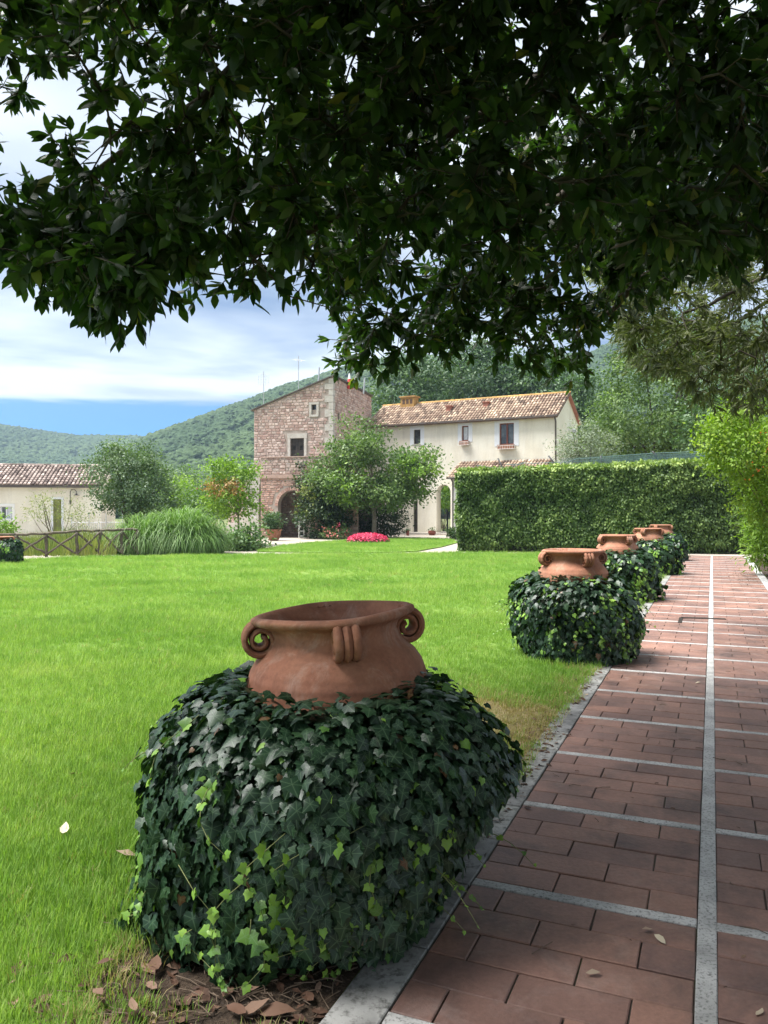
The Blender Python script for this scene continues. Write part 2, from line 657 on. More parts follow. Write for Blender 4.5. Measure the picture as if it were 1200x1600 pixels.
# a broken joint along one brick edge, half way down the path
q = MB()
for (pa, pb_, wd) in (((1062, 975), (1064.5, 966.5), .025), ((1064.5, 966.5), (1134, 969), .055)):
    a_, b_ = gnd(*pa), gnd(*pb_)
    d_ = unit((b_ - a_)[None])[0]
    s_ = np.array((-d_[1], d_[0], 0)) * wd
    q.box(a_ - s_ + np.array((0, 0, .010)), b_ - a_, 2 * s_, (0, 0, .0085))
M['darkgap'] = surf('darkgap', (.014, .011, .009), (.03, .024, .018), 20, .95, bstr=.3)
q.build('open_joint', M['darkgap'], path)

# ------------------------------------------------------------------ planters: terracotta pots and the ivy that swallows them
POTS = [(-.21, 3.30), (1.98, 8.25), (4.05, 13.65), (6.45, 19.2), (8.62, 24.5)]
BUSH = [(-.245, 3.11), (1.98, 8.22), (4.05, 13.6), (6.5, 19.1), (8.7, 24.4)]
POT_LEFT = tuple(at(2, 840, 23.3)[:2])

# grass: one object, tufts set on scattered points
tufts = bpy.data.collections.new('tuft_kinds')


def tuft(name, nb, h0, h1, spread, wd, mat, lean=.6):
    V, F3, T = [], [], []
    for i in range(nb):
        a = random.uniform(0, 2 * math.pi)
        r_ = spread * math.sqrt(random.random())
        p = np.array((r_ * math.cos(a), r_ * math.sin(a), 0))
        h = random.uniform(h0, h1)
        la = a + random.uniform(-1.2, 1.2)
        ln = h * random.uniform(.15, lean)
        d = np.array((math.cos(la), math.sin(la), 0))
        s = np.array((-d[1], d[0], 0)) * wd * random.uniform(.7, 1.2)
        b0 = len(V)
        V += [p - s, p + s, p + d * ln * .35 + np.array((0, 0, h * .62)) + s * .75, p + d * ln * .35 + np.array((0, 0, h * .62)) - s * .75,
              p + d * ln + np.array((0, 0, h))]
        F3 += [[b0, b0 + 1, b0 + 2], [b0, b0 + 2, b0 + 3], [b0 + 3, b0 + 2, b0 + 4]]
        tt = random.random()
        T += [tt] * 5
    me = mesh_np(name, V, [np.array(F3)], mat, tint=T, smooth=True)
    o = bpy.data.objects.new(name, me)
    tufts.objects.link(o)
    return o


def grass_mat(name, stops):
    m, t, b = new_mat(name)
    a = N(t, 'ShaderNodeAttribute', attribute_name='tint').outputs['Fac']
    ob = N(t, 'ShaderNodeObjectInfo').outputs['Random']
    big = noise(t, .5, 4, .6, vec=pos_vec(t))
    x = math_n(t, 'ADD', math_n(t, 'MULTIPLY', a, .35), math_n(t, 'MULTIPLY', ob, .3))
    x = math_n(t, 'ADD', x, math_n(t, 'MULTIPLY', math_n(t, 'SUBTRACT', big, .36), 1.3))
    c = ramp(t, x, stops)
    t.links.new(c, b.inputs['Base Color'])
    b.inputs['Roughness'].default_value = .55
    b.inputs['Specular IOR Level'].default_value = .25
    tr = N(t, 'ShaderNodeBsdfTranslucent')
    t.links.new(mix_c(t, 1.0, c, (1.3, 1.4, .7), 'MULTIPLY'), tr.inputs[0])
    mx = N(t, 'ShaderNodeMixShader')
    mx.inputs[0].default_value = .35
    t.links.new(b.outputs[0], mx.inputs[1])
    t.links.new(tr.outputs[0], mx.inputs[2])
    t.links.new(mx.outputs[0], t.nodes['Material Output'].inputs[0])
    return m


M['grass'] = grass_mat('grass', [(.0, (.095, .200, .032)), (.35, (.175, .305, .055)), (.65, (.265, .390, .085)), (1.0, (.40, .47, .17))])
M['drygrass'] = grass_mat('drygrass', [(.0, (.22, .17, .075)), (.5, (.34, .27, .13)), (.8, (.20, .22, .06)), (1, (.38, .31, .17))])
tk = [tuft('grass_tuft', 18, .030, .070, .05, .0019, M['grass']), tuft('grass_tuft', 20, .025, .062, .06, .0017, M['grass'], .9),
      tuft('grass_tuft', 15, .035, .080, .045, .0021, M['grass'], .7), tuft('grass_tuft', 16, .02, .05, .05, .0018, M['drygrass'], 1.2)]


def grass_object(name, P, idx, scl, kind='stuff'):
    me = bpy.data.meshes.new(name)
    me.vertices.add(len(P))
    me.vertices.foreach_set('co', np.asarray(P, np.float32).ravel())
    n = len(P)
    a = me.attributes.new('rot', 'FLOAT_VECTOR', 'POINT')
    rt = np.zeros((n, 3), np.float32)
    rt[:, 2] = rng.uniform(0, 6.28, n)
    rt[:, :2] = rng.normal(0, .12, (n, 2))
    a.data.foreach_set('vector', rt.ravel())
    a = me.attributes.new('scl', 'FLOAT', 'POINT')
    a.data.foreach_set('value', np.asarray(scl, np.float32))
    a = me.attributes.new('idx', 'INT', 'POINT')
    a.data.foreach_set('value', np.asarray(idx, np.int32))
    o = link(name, me)
    return scatter_mod(o, tufts, kind)


def scatter_mod(o, coll, kind):
    ng = bpy.data.node_groups.new('scatter', 'GeometryNodeTree')
    ng.interface.new_socket('Geometry', in_out='INPUT', socket_type='NodeSocketGeometry')
    ng.interface.new_socket('Geometry', in_out='OUTPUT', socket_type='NodeSocketGeometry')
    gi, go = N(ng, 'NodeGroupInput'), N(ng, 'NodeGroupOutput')
    ip = N(ng, 'GeometryNodeInstanceOnPoints')
    ci = N(ng, 'GeometryNodeCollectionInfo')
    ci.inputs['Collection'].default_value = coll
    ci.inputs['Separate Children'].default_value = True
    ci.inputs['Reset Children'].default_value = True
    ip.inputs['Pick Instance'].default_value = True
    for nm, dt, sock in (('idx', 'INT', 'Instance Index'), ('rot', 'FLOAT_VECTOR', 'Rotation'), ('scl', 'FLOAT', 'Scale')):
        na = N(ng, 'GeometryNodeInputNamedAttribute', data_type=dt)
        na.inputs['Name'].default_value = nm
        ng.links.new(na.outputs['Attribute'], ip.inputs[sock])
    ng.links.new(gi.outputs[0], ip.inputs['Points'])
    ng.links.new(ci.outputs[0], ip.inputs['Instance'])
    ng.links.new(ip.outputs[0], go.inputs[0])
    md = o.modifiers.new('scatter', 'NODES')
    md.node_group = ng
    o['kind'] = kind
    return o


def vnoise(x, y, s, seed=0.0):
    """cheap smooth value noise, vectorised"""
    x = np.asarray(x) * s + seed
    y = np.asarray(y) * s - seed * 1.7
    xi, yi = np.floor(x), np.floor(y)
    fx, fy = x - xi, y - yi
    fx, fy = fx * fx * (3 - 2 * fx), fy * fy * (3 - 2 * fy)
    h = lambda a, b: np.modf(np.abs(np.sin(a * 127.1 + b * 311.7) * 43758.5453))[0]
    return (h(xi, yi) * (1 - fx) + h(xi + 1, yi) * fx) * (1 - fy) + (h(xi, yi + 1) * (1 - fx) + h(xi + 1, yi + 1) * fx) * fy


def dens_pts(x0, x1, y0, y1, dens):
    n = int((x1 - x0) * (y1 - y0) * dens)
    return np.stack([rng.uniform(x0, x1, n), rng.uniform(y0, y1, n)], 1)


gp, gs = [], []
for (y0, y1, dens, sc) in ((.6, 4.6, 1300, 1.0), (4.6, 7.5, 850, 1.0), (7.5, 11, 420, 1.15), (11, 17, 190, 1.3), (17, 29, 90, 1.5)):
    q = dens_pts(-y1 * .60 - 2.2, y1 * .42 + .6, y0, y1, dens)
    q = q[(np.abs(q[:, 0]) < q[:, 1] * .58 + 2.2)]
    gp.append(q)
    gs.append(np.full(len(q), sc))
gp, gs = np.concatenate(gp), np.concatenate(gs)
keep = in_poly(gp[:, 0], gp[:, 1], LAWN)
u_, v_ = path_uv(gp[:, 0], gp[:, 1])
# the blades thin out and hang over the border stones in an uneven line
keep &= u_ < -.985 + .08 * (vnoise(gp[:, 0], gp[:, 1], 4) - .5)
for i, (bx, by) in enumerate(BUSH):
    rr = np.hypot(gp[:, 0] - bx, gp[:, 1] - by)
    lim = .52 if i else .66
    keep &= rr > lim + .10 * (vnoise(gp[:, 0], gp[:, 1], 6) - .3)
# bare soil in front of the first planter
sx, sy = -.34, 2.46
soil_d = np.hypot((gp[:, 0] - sx) / .60, (gp[:, 1] - sy) / .42)
keep &= (soil_d + .55 * (vnoise(gp[:, 0], gp[:, 1], 5.5, 3) - .5)) > .62
keep &= (soil_d > .95) | (rng.random(len(gp)) < .45)
gp, gs = gp[keep], gs[keep]
u_, v_ = path_uv(gp[:, 0], gp[:, 1])
dry = np.exp(-(((gp[:, 0] - .85) / .50) ** 2 + ((gp[:, 1] - 5.6) / .75) ** 2)) * 1.0
kp_ = rng.random(len(gp)) > .45 * dry
gp, gs, dry, u_, v_ = gp[kp_], gs[kp_], dry[kp_], u_[kp_], v_[kp_]
dry = np.maximum(dry, .35 * np.exp(-((u_ + 1.1) / .16) ** 2))
soil_d = np.hypot((gp[:, 0] - sx) / .60, (gp[:, 1] - sy) / .42)
dry = np.maximum(dry, np.clip(1.25 - soil_d, 0, .45))
isd = rng.random(len(gp)) < dry * 1.25 + .02
idx = rng.integers(0, 3, len(gp))
idx[isd] = 3
gs = gs * .86 * rng.uniform(.75, 1.25, len(gp)) * (.8 + .5 * vnoise(gp[:, 0], gp[:, 1], .9, 7))
grass_object('grass', np.column_stack([gp, np.zeros(len(gp))]), idx, gs)
q = dens_pts(-9, 4, 29, 46, 60)
q = q[in_poly(q[:, 0], q[:, 1], LAWN2)]
grass_object('grass', np.column_stack([q, np.full(len(q), .03)]), rng.integers(0, 3, len(q)), rng.uniform(1.2, 1.8, len(q)))

sp = MB()
pts = []
for a in np.linspace(0, 2 * math.pi, 40)[:-1]:
    rr = 1 + .16 * math.sin(3 * a + 1) + .1 * math.sin(7 * a)
    pts.append((sx + .66 * rr * math.cos(a), sy + .48 * rr * math.sin(a), .004))
pts = [(x, y, z) for x, y, z in pts]
# keep the patch off the border stones
q2 = []
for x, y, z in pts:
    uu, vv = path_uv(x, y)
    if uu > -1.045:
        p = path_pt(-1.045, vv, z)
        x, y = p[0], p[1]
    q2.append((x, y, z))
sp.poly(q2)
sp.build('bare_soil', M['soil'], kind='structure')
dp = MB()
dp.poly([(.85 + .62 * (1 + .2 * math.sin(4 * a)) * math.cos(a) - .15, 5.6 + .8 * (1 + .2 * math.sin(3 * a)) * math.sin(a), .004) for a in np.linspace(0, 2 * math.pi, 30)[:-1]])
M['straw'] = surf('straw', (.17, .125, .06), (.26, .20, .105), 9, .95, (.10, .13, .03), 30, .6, bstr=.8, bdist=.02)
dp.build('dry_ground', M['straw'], kind='structure')

# ---- pots
POT_PROF = [(.20, 0), (.24, .02), (.30, .22), (.350, .45), (.372, .62), (.378, .72), (.377, .79), (.370, .84), (.356, .885), (.330, .925), (.298, .955), (.271, .985), (.258, 1.02), (.263, 1.048), (.288, 1.066), (.312, 1.074), (.322, 1.086), (.319, 1.099), (.304, 1.107),
            (.290, 1.107), (.276, 1.094), (.250, 1.06), (.236, 1.02), (.238, .97), (.26, .92)]


def pot_body(mb, h0):
    def wob(tt, z, i):
        q = max(0, math.cos(2 * (tt - h0))) ** 2
        k = max(0, min(1, (z - 1.03) / .05))
        return 1 + .11 * k * abs(math.cos(2 * (tt - h0))) ** 3 - .045 * k + .006 * math.sin(3 * tt + z * 9)
    mb.lathe(POT_PROF, 72, wob=wob)


def scroll(mb, ang):
    """a ribbon of clay that leaves the rim and rolls up under it"""
    cl = []
    cl.append((.288, 1.078)); cl.append((.296, 1.080))
    cx, cz = .304, 1.014
    turns = 1.95
    n = 42
    for i in range(n + 1):
        f = i / n
        th = math.pi / 2 - f * turns * 2 * math.pi
        r_ = .067 - .053 * f
        cl.append((cx + r_ * math.cos(th), cz + r_ * math.sin(th) * 1.02))
    # outer surface with two grooves, inner surface flat
    W = .052
    cross = [(-W, .000), (-W * .92, .011), (-W * .62, .017), (-W * .38, .010), (-W * .33, .002), (-W * .27, .010), (0, .017), (W * .27, .010), (W * .33, .002), (W * .38, .010), (W * .62, .017), (W * .92, .011), (W, 0), (W * .85, -.009), (-W * .85, -.010)]
    er = np.array((math.cos(ang), math.sin(ang), 0))
    et = np.array((-math.sin(ang), math.cos(ang), 0))
    ez = np.array((0, 0, 1.))
    vs, fs = [], []
    n = len(cl)
    k = len(cross)
    for i in range(n):
        a_, b_ = cl[max(i - 1, 0)], cl[min(i + 1, n - 1)]
        d = np.array((b_[0] - a_[0], b_[1] - a_[1]))
        d /= np.linalg.norm(d)
        nrm = (-d[1], d[0])
        sc = 1.0 if i > 3 else .8 + .05 * i
        th = 1.0 if i < 26 else .8
        for (s_, h_) in cross:
            p = er * (cl[i][0] + nrm[0] * h_ * th) + ez * (cl[i][1] + nrm[1] * h_ * th) + et * s_ * sc
            vs.append(p)
    for i in range(n - 1):
        for j in range(k):
            j2 = (j + 1) % k
            fs.append([i * k + j, (i + 1) * k + j, (i + 1) * k + j2, i * k + j2])
    fs.append(list(range(k)))
    fs.append([(n - 1) * k + j for j in range(k)][::-1])
    mb.add(vs, fs)


def smooth_flat(o, ang=.6):
    o.data.polygons.foreach_set('use_smooth', np.full(len(o.data.polygons), True))
    o.data.update()
    if hasattr(o.data, 'set_sharp_from_angle'):
        o.data.set_sharp_from_angle(angle=ang)


def copy_tree(o, parent=None):
    c_ = o.copy()
    COL.objects.link(c_)
    if parent is not None:
        c_.parent = parent
    for ch in [x for x in bpy.data.objects if x.parent == o]:
        copy_tree(ch, c_)
    return c_


pot = empty('terracotta_pot', (0, 0, 0))
q = MB(); pot_body(q, 0); o = q.build('pot_body', M['terracotta'], pot); smooth_flat(o, 1.2)
for k in range(4):
    q = MB(); scroll(q, k * math.pi / 2); o = q.build('scroll_handle', M['terracotta'], pot); smooth_flat(o, .9)
q = MB(); q.lathe([(.0, .975), (.12, .97), (.262, .955)], 24); o = q.build('potting_soil', M['soil'], pot, smooth=True)
pots = [pot]
for k in range(5):
    pots.append(copy_tree(pot))
pot_lab = ['large terracotta pot with scrolled rim sunk in the nearest ivy mound, bare inside',
           'terracotta pot with scroll handles on the second ivy mound along the brick path',
           'terracotta pot between the second pot and the two small distant pots beside the path',
           'low terracotta pot rim just left of the farthest pot, on the fourth ivy mound',
           'farthest terracotta pot of the row, right in front of the clipped hedge',
           'terracotta pot rim over the ivy mound at the left edge by the rustic fence']
rots = [R(-78), R(-76), R(-72), R(-40), R(-45), R(-80)]
allpots = POTS + [POT_LEFT]
for p_, (x, y), lab, rz in zip(pots, allpots, pot_lab, rots):
    p_.location = (x, y, 0)
    p_.rotation_euler = (0, 0, rz)
    tag(p_, lab, 'pot', 'terracotta pots in ivy mounds')
pots[0].rotation_euler = (Matrix.Rotation(R(.4), 3, 'X') @ Matrix.Rotation(R(-4.0), 3, 'Y') @ Matrix.Rotation(rots[0], 3, 'Z')).to_euler()
pots[0].location = (-.135, 3.27, -.01)

# ---- ivy
Z3_ = np.array((0, 0, 1.))
out = [(0, .02), (-.24, -.13), (-.45, .03), (-.41, .22), (-.50, .42), (-.27, .58), (0, 1.0), (.27, .58), (.50, .42), (.41, .22), (.45, .03), (.24, -.13)]
IV = [(0, .32, .03)] + [(x, y, -.22 * abs(x) - .10 * max(0, y - .4) ** 1.5 + (.05 if i in (3, 5, 7, 9) else 0)) for i, (x, y) in enumerate(out)]
IVV = np.array([1.0] + [1, .0, 1, 0, 1, 0, 1, 0, 1, 0, 1, 0])
IVF = [np.array([[0, 1 + (i + 1) % 12, 1 + i] for i in range(12)])]
IV = np.array(IV) - np.array((0, .0, 0))
IV_SM = np.array([(0, .35, .02), (0, 0, 0), (-.45, .12, -.1), (-.40, .55, -.08), (0, 1, -.1), (.40, .55, -.08), (.45, .12, -.1)])
IV_SMF = [np.array([[0, 2, 1], [0, 3, 2], [0, 4, 3], [0, 5, 4], [0, 6, 5], [0, 1, 6]])]

M['ivy'] = leaf_mat('ivy', [(0, (.13, .065, .030)), (.022, (.13, .065, .030)), (.03, (.008, .024, .010)), (.35, (.014, .042, .018)), (.6, (.030, .072, .024)), (.72, (.06, .14, .022)), (.88, (.16, .30, .035)), (1, (.26, .42, .06))],
                    .16, (1.5, 1.7, .4), rough=.42, spec=.40, vein=((.16, .25, .14), .45))
M['ivyfar'] = leaf_mat('ivyfar', [(0, (.13, .065, .030)), (.022, (.13, .065, .030)), (.03, (.010, .028, .010)), (.35, (.017, .046, .016)), (.6, (.030, .076, .022)), (.72, (.06, .14, .022)), (.88, (.16, .30, .035)), (1, (.26, .42, .06))],
                       .16, (1.5, 1.7, .4), rough=.4, spec=.4)

prof_r = np.array([.655, .67, .68, .685, .68, .66, .63, .58, .53, .47, .41, .36, .32])
prof_z = np.array([.0, .08, .18, .30, .42, .52, .60, .67, .725, .765, .79, .80, .80])


def ivy_surface(n, seed, bulge):
    """random points on the mound with outward normals"""
    seg = np.hypot(np.diff(prof_r), np.diff(prof_z)) * (prof_r[1:] + prof_r[:-1])
    cs = np.concatenate(([0], np.cumsum(seg))) / seg.sum()
    s = rng.random(n)
    k = np.clip(np.searchsorted(cs, s) - 1, 0, len(seg) - 1)
    f = (s - cs[k]) / (cs[k + 1] - cs[k])
    r_ = prof_r[k] + f * (prof_r[k + 1] - prof_r[k])
    z_ = prof_z[k] + f * (prof_z[k + 1] - prof_z[k])
    tr, tz = prof_r[k + 1] - prof_r[k], prof_z[k + 1] - prof_z[k]
    ph = rng.uniform(0, 2 * math.pi, n)
    return ivy_place(r_, z_, tr, tz, ph, seed, bulge)


def ivy_place(r_, z_, tr, tz, ph, seed, bulge):
    m_ = 1 + bulge(ph, z_) + .20 * (vnoise(ph * 2.1 + seed, z_ * 3, 1.0, seed) - .5) + .13 * (vnoise(ph * 5.3, z_ * 7, 1.0, seed + 5) - .5)
    m_ = np.where(r_ < .55, 1 + (m_ - 1) * np.clip((r_ - .32) / .23, 0, 1), m_)
    cx, sn = np.cos(ph), np.sin(ph)
    P_ = np.stack([r_ * m_ * cx, r_ * m_ * sn, z_ + .05 * (vnoise(ph * 3, r_ * 4, 1., seed + 2) - .5) * (z_ > .6)], 1)
    l = np.hypot(tr, tz)
    nr, nz = tz / l, -tr / l
    Nn = np.stack([nr * cx, nr * sn, nz], 1)
    down = np.stack([-tr / l * cx, -tr / l * sn, -tz / l], 1)
    return P_, Nn, down


def ivy_bush(centre, scale, nleaf, lsize, label, seed, nparts=0, bulge=None, nshoot=26, far=False, zs=1.0):
    bulge = bulge or (lambda ph, z: 0 * ph)
    root = empty('ivy_bush', (centre[0], centre[1], 0), 0, label, 'ivy', 'ivy mounds round the terracotta pots')
    # twiggy inside
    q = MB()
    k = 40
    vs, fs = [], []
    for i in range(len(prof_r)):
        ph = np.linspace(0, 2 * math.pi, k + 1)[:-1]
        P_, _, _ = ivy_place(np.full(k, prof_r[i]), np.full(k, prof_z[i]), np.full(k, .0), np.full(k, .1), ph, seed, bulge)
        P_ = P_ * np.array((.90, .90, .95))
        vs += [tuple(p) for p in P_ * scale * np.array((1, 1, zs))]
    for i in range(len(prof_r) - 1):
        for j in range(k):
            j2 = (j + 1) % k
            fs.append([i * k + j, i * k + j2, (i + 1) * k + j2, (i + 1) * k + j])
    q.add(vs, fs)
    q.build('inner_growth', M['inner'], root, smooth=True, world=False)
    mat = M['ivyfar'] if far else M['ivy']
    tv, tf, tvein = (IV_SM, IV_SMF, None) if far else (IV, IVF, IVV)
    P_, Nn, dn = ivy_surface(nleaf, seed, bulge)
    P_ = P_ + Nn * (rng.uniform(-.085, .030, (nleaf, 1)) + (rng.random((nleaf, 1)) < .06) * rng.uniform(0, .05, (nleaf, 1)))
    nn = unit(Nn + np.array((0, 0, .22)) + rng.normal(0, .5, (nleaf, 3)))
    side = np.cross(dn, Nn)
    d = unit(dn + side * rng.normal(0, .55, (nleaf, 1)) + Nn * rng.uniform(.0, .45, (nleaf, 1)))
    Rm = frames(d, nn)
    sc = lsize * np.clip(rng.lognormal(0, .34, nleaf), .45, 1.38)
    tint = np.clip(rng.beta(2, 2.6, nleaf) * .62 + .0, .04, .62)
    clump = vnoise(P_[:, 0] * 1 + P_[:, 1] * .6, P_[:, 2], 6, seed)
    young = (clump > .74) & (rng.random(nleaf) < .35) | (rng.random(nleaf) < .025 + .045 * np.exp(-((np.mod(np.arctan2(P_[:, 1], P_[:, 0]) - R(-62) + math.pi, 2 * math.pi) - math.pi) / .6) ** 2))
    tint[young] = rng.uniform(.66, .95, young.sum())
    sc[young] *= .72
    dead = rng.random(nleaf) < .014
    tint[dead] = 0.0
    sc[dead] *= .65
    P_ *= scale * np.array((1, 1, zs))
    base = P_ - Rm[:, :, 1] * (sc * .45)[:, None]
    # young shoots that hang down over the mound, with small bright leaves in two rows
    stems = MB()
    sp_, sr_, ss_, st_ = [], [], [], []
    for i in range(nshoot):
        ph = math.radians(-62) + rng.normal(0, .75) if i % 3 else rng.uniform(-3.5, .4)
        z0 = rng.uniform(.16, .74)
        ln = rng.uniform(.16, .42)
        rad = np.interp(z0, prof_z, prof_r)
        steps = 7
        ln *= rng.uniform(.6, 1)
        pts = []
        drift = rng.normal(0, .28)
        zz = z0
        for s_ in range(steps):
            f = s_ / (steps - 1)
            zz = max(.02, z0 - ln * f)
            rr = np.interp(zz, prof_z, prof_r)
            pp, _, _ = ivy_place(np.array([rr]), np.array([zz]), np.array([0.]), np.array([.1]), np.array([ph + drift * f + .07 * math.sin(f * 5 + i)]), seed, bulge)
            pp = pp[0] * np.array((1.03 + .03 * f, 1.03 + .03 * f, 1))
            pts.append(pp * scale * np.array((1, 1, zs)))
        stems.tube(pts, [.0014] * 4 + [.0013, .0011, .0008], 5)
        for s_ in range(1, steps):
            for sgn in (-1, 1):
                if rng.random() < .92:
                    ax = unit((pts[s_] - pts[s_ - 1])[None])[0]
                    o_ = np.array((math.cos(ph), math.sin(ph), 0))
                    sd_ = np.cross(ax, o_) * sgn
                    dd = ax * .6 + sd_ * .8 + o_ * rng.uniform(.0, .5) + rng.normal(0, .2, 3)
                    sp_.append(pts[s_]); sr_.append(frames(dd[None], (o_ + np.array((0, 0, .5)) + rng.normal(0, .25, 3))[None])[0])
                    ss_.append(lsize * (.88 - .45 * s_ / steps) * rng.uniform(.6, 1.3)); st_.append(rng.uniform(.70, 1.0))
    if nparts:
        for i in range(16):
            ph = rng.choice([R(178), R(195), R(160), R(-30), R(-12), R(10), R(-45)]) + rng.normal(0, .12)
            z0 = rng.uniform(.10, .62)
            rad = np.interp(z0, prof_z, prof_r)
            p0 = ivy_place(np.array([rad]), np.array([z0]), np.array([0.]), np.array([.1]), np.array([ph]), seed, bulge)[0][0] * np.array((1, 1, zs))
            dirn = np.array((math.cos(ph + rng.normal(0, .5)), math.sin(ph), rng.uniform(-.1, .35)))
            ln = rng.uniform(.08, .24)
            pts = [(p0 + dirn * ln * f - Z3_ * .22 * ln * (f * 1.6) ** 2) * scale for f in np.linspace(0, 1, 6)]
            pts = [p * np.array((1, 1, 1)) if p[2] > .03 else np.array((p[0], p[1], .03)) for p in pts]
            stems.tube(pts, [.002, .002, .0018, .0016, .0013, .001], 5)
            for s_ in range(1, 6):
                dd = unit((pts[s_] - pts[s_ - 1])[None])[0] * .7 + rng.normal(0, .6, 3)
                sp_.append(pts[s_]); sr_.append(frames(dd[None], (np.array((0, -.5, 1.)) + rng.normal(0, .35, 3))[None])[0])
                ss_.append(lsize * (.75 - .09 * s_) * rng.uniform(.8, 1.2)); st_.append(rng.uniform(.72, 1.0))
    if stems.v:
        stems.build('shoot_stem', M['stem'], root, smooth=True, world=False, kind='stuff')
        base = np.concatenate([base, np.array(sp_)]); Rm = np.concatenate([Rm, np.array(sr_)]); sc = np.concatenate([sc, ss_]); tint = np.concatenate([tint, st_])
    n = len(base)
    part = np.zeros(n, bool)
    if nparts:
        # the leaves that show largest from the path become parts of their own
        cw = np.array((centre[0], centre[1], 0)) + base
        tocam = unit(np.array((0, 0, CH)) - cw)
        face = np.abs((Rm[:, :, 2] * tocam).sum(1)) * sc / np.linalg.norm(np.array((0, 0, CH)) - cw, axis=1)
        outer = (base[:, :2] * tocam[:, :2]).sum(1) > .25 * scale
        face = np.where(outer, face, 0)
        sel = np.argsort(-face)[:nparts]
        part[sel] = True
        kinds = []
        for k in range(14):
            tv_ = tv.copy()
            tv_[:, 2] = tv_[:, 2] * rng.uniform(.4, 2.2) + .12 * rng.normal() * (tv_[:, 1] - .4) ** 2
            tv_[:, 0] = tv_[:, 0] * rng.uniform(.8, 1.2) + .10 * rng.normal() * tv_[:, 1] ** 2
            kt = (0.0 if k == 0 else .04 + .56 * k / 9) if k < 10 else (.76 + .07 * (k - 10))
            kinds.append((kt, mesh_np('ivy_leaf', tv_, tf, mat, np.full(len(tv_), kt), tvein, True)))
        kts = np.array([a_ for a_, _ in kinds])
        for i in sel:
            me = kinds[int(np.argmin(np.abs(kts - tint[i] + rng.normal(0, .01, len(kts)))))][1]
            o = bpy.data.objects.new('ivy_leaf', me)
            COL.objects.link(o)
            o.parent = root
            m4 = Matrix([[*(Rm[i][r_] * sc[i]), base[i][r_]] for r_ in range(3)] + [[0, 0, 0, 1]])
            o.matrix_basis = m4
    rest = ~part
    V, Fs, T, U = scatter(tv, tf, base[rest], Rm[rest], sc[rest], tint[rest], tvein)
    o = link('ivy_foliage', mesh_np('ivy_foliage', V, Fs, mat, T, U, True), root)
    o['kind'] = 'stuff'
    return root


def bulge0(ph, z):
    # fuller to the right at half height, cut in below it on the path side; wider foot to the left
    right = np.clip(np.cos(ph - R(-18)), 0, 1)
    rup = np.clip(np.cos(ph - R(15)), 0, 1)
    left = np.clip(np.cos(ph - R(170)), 0, 1)
    return rup * .035 * np.exp(-((z - .54) / .17) ** 2) - right * .40 * np.clip(1 - z / .46, 0, 1) + left * .05 * np.clip(1 - z / .5, 0, 1)


def bulge1(ph, z):
    left = np.clip(np.cos(ph - R(185)), 0, 1)
    return left * (.12 * np.exp(-((z - .70) / .16) ** 2) - .16 * np.clip(1 - z / .5, 0, 1)) + .03 * np.exp(-((z - .7) / .15) ** 2)


ivy_lab = ['nearest and largest ivy mound, dark lobed leaves with lime shoots round the big pot',
           'second ivy mound along the brick path, bulging out at its shoulders',
           'third ivy mound, squeezed between the second and fourth beside the path',
           'fourth ivy mound from the viewer, just before the farthest one',
           'farthest ivy mound of the path row, touching the hedge in view',
           'ivy mound on the lawn edge at the far left, in front of the rustic fence']
ivy_bush(BUSH[0], 1.0, 16000, .047, ivy_lab[0], 1.0, 300, bulge0, 38, zs=1.03)
ivy_bush(BUSH[1], .93, 7500, .054, ivy_lab[1], 2.3, 300, bulge1, 50, zs=1.12)
ivy_bush(BUSH[2], .98, 2900, .080, ivy_lab[2], 3.1, 0, None, 30, True, 1.08)
ivy_bush(BUSH[3], .98, 2000, .088, ivy_lab[3], 4.7, 0, None, 20, True, 1.08)
ivy_bush(BUSH[4], .98, 1700, .095, ivy_lab[4], 5.9, 0, None, 16, True, 1.08)
ivy_bush(POT_LEFT, .86, 2000, .09, ivy_lab[5], 6.4, 0, None, 10, True)
pots[5].location.z = -.33

# ------------------------------------------------------------------ buildings
ST_T = [(0, (.72, .62, .60)), (.25, (1.0, .84, .79)), (.5, (1.0, 1.0, .98)), (.75, (1.18, 1.09, 1.04)), (1, (1.32, 1.30, 1.27))]
M['stone'] = surf('stone', (.43, .33, .295), (.56, .47, .43), 3.5, .9, (.24, .17, .14), 16, .5, tints=ST_T, bstr=.5, bdist=.02)
M['rubble'] = surf('rubble', (.42, .28, .23), (.53, .38, .325), 3.5, .9, (.25, .16, .13), 16, .5, tints=ST_T, bstr=.5, bdist=.02)
M['lime'] = surf('lime', (.44, .40, .35), (.55, .51, .46), 4, .9, (.34, .31, .27), 18, .4, bstr=.3)
M['mortar'] = surf('mortar', (.36, .29, .25), (.44, .37, .32), 3, .95, bstr=.4)
M['cream'] = stained('cream', (.72, .67, .55), (.80, .76, .65), .7, (.50, .46, .38), 1.3, .5, (.86, .83, .76), 2.2, .4, .88, stretch=(1, 1, .16), bstr=.15, bdist=.01)
M['bluewhite'] = surf('bluewhite', (.66, .68, .71), (.74, .76, .79), 2, .85, bstr=.1)
M['white'] = surf('white', (.72, .72, .70), (.80, .80, .78), 3, .7, bstr=0)
M['tile'] = surf('tile', (.25, .185, .140), (.36, .285, .22), 1.4, .9, (.09, .075, .06), 7, .65,
                 tints=[(0, (.38, .34, .33)), (.3, (.75, .66, .62)), (.55, (1.05, .98, .92)), (.8, (1.35, 1.32, 1.25)), (1, (1.75, 1.72, 1.62))], bstr=.4)
M['oldtile'] = surf('oldtile', (.22, .175, .155), (.33, .275, .25), 1.4, .9, (.08, .07, .062), 7, .65,
                    tints=[(0, (.38, .34, .33)), (.3, (.75, .68, .65)), (.55, (1.05, 1, .96)), (.8, (1.35, 1.32, 1.27)), (1, (1.75, 1.72, 1.65))], bstr=.4)
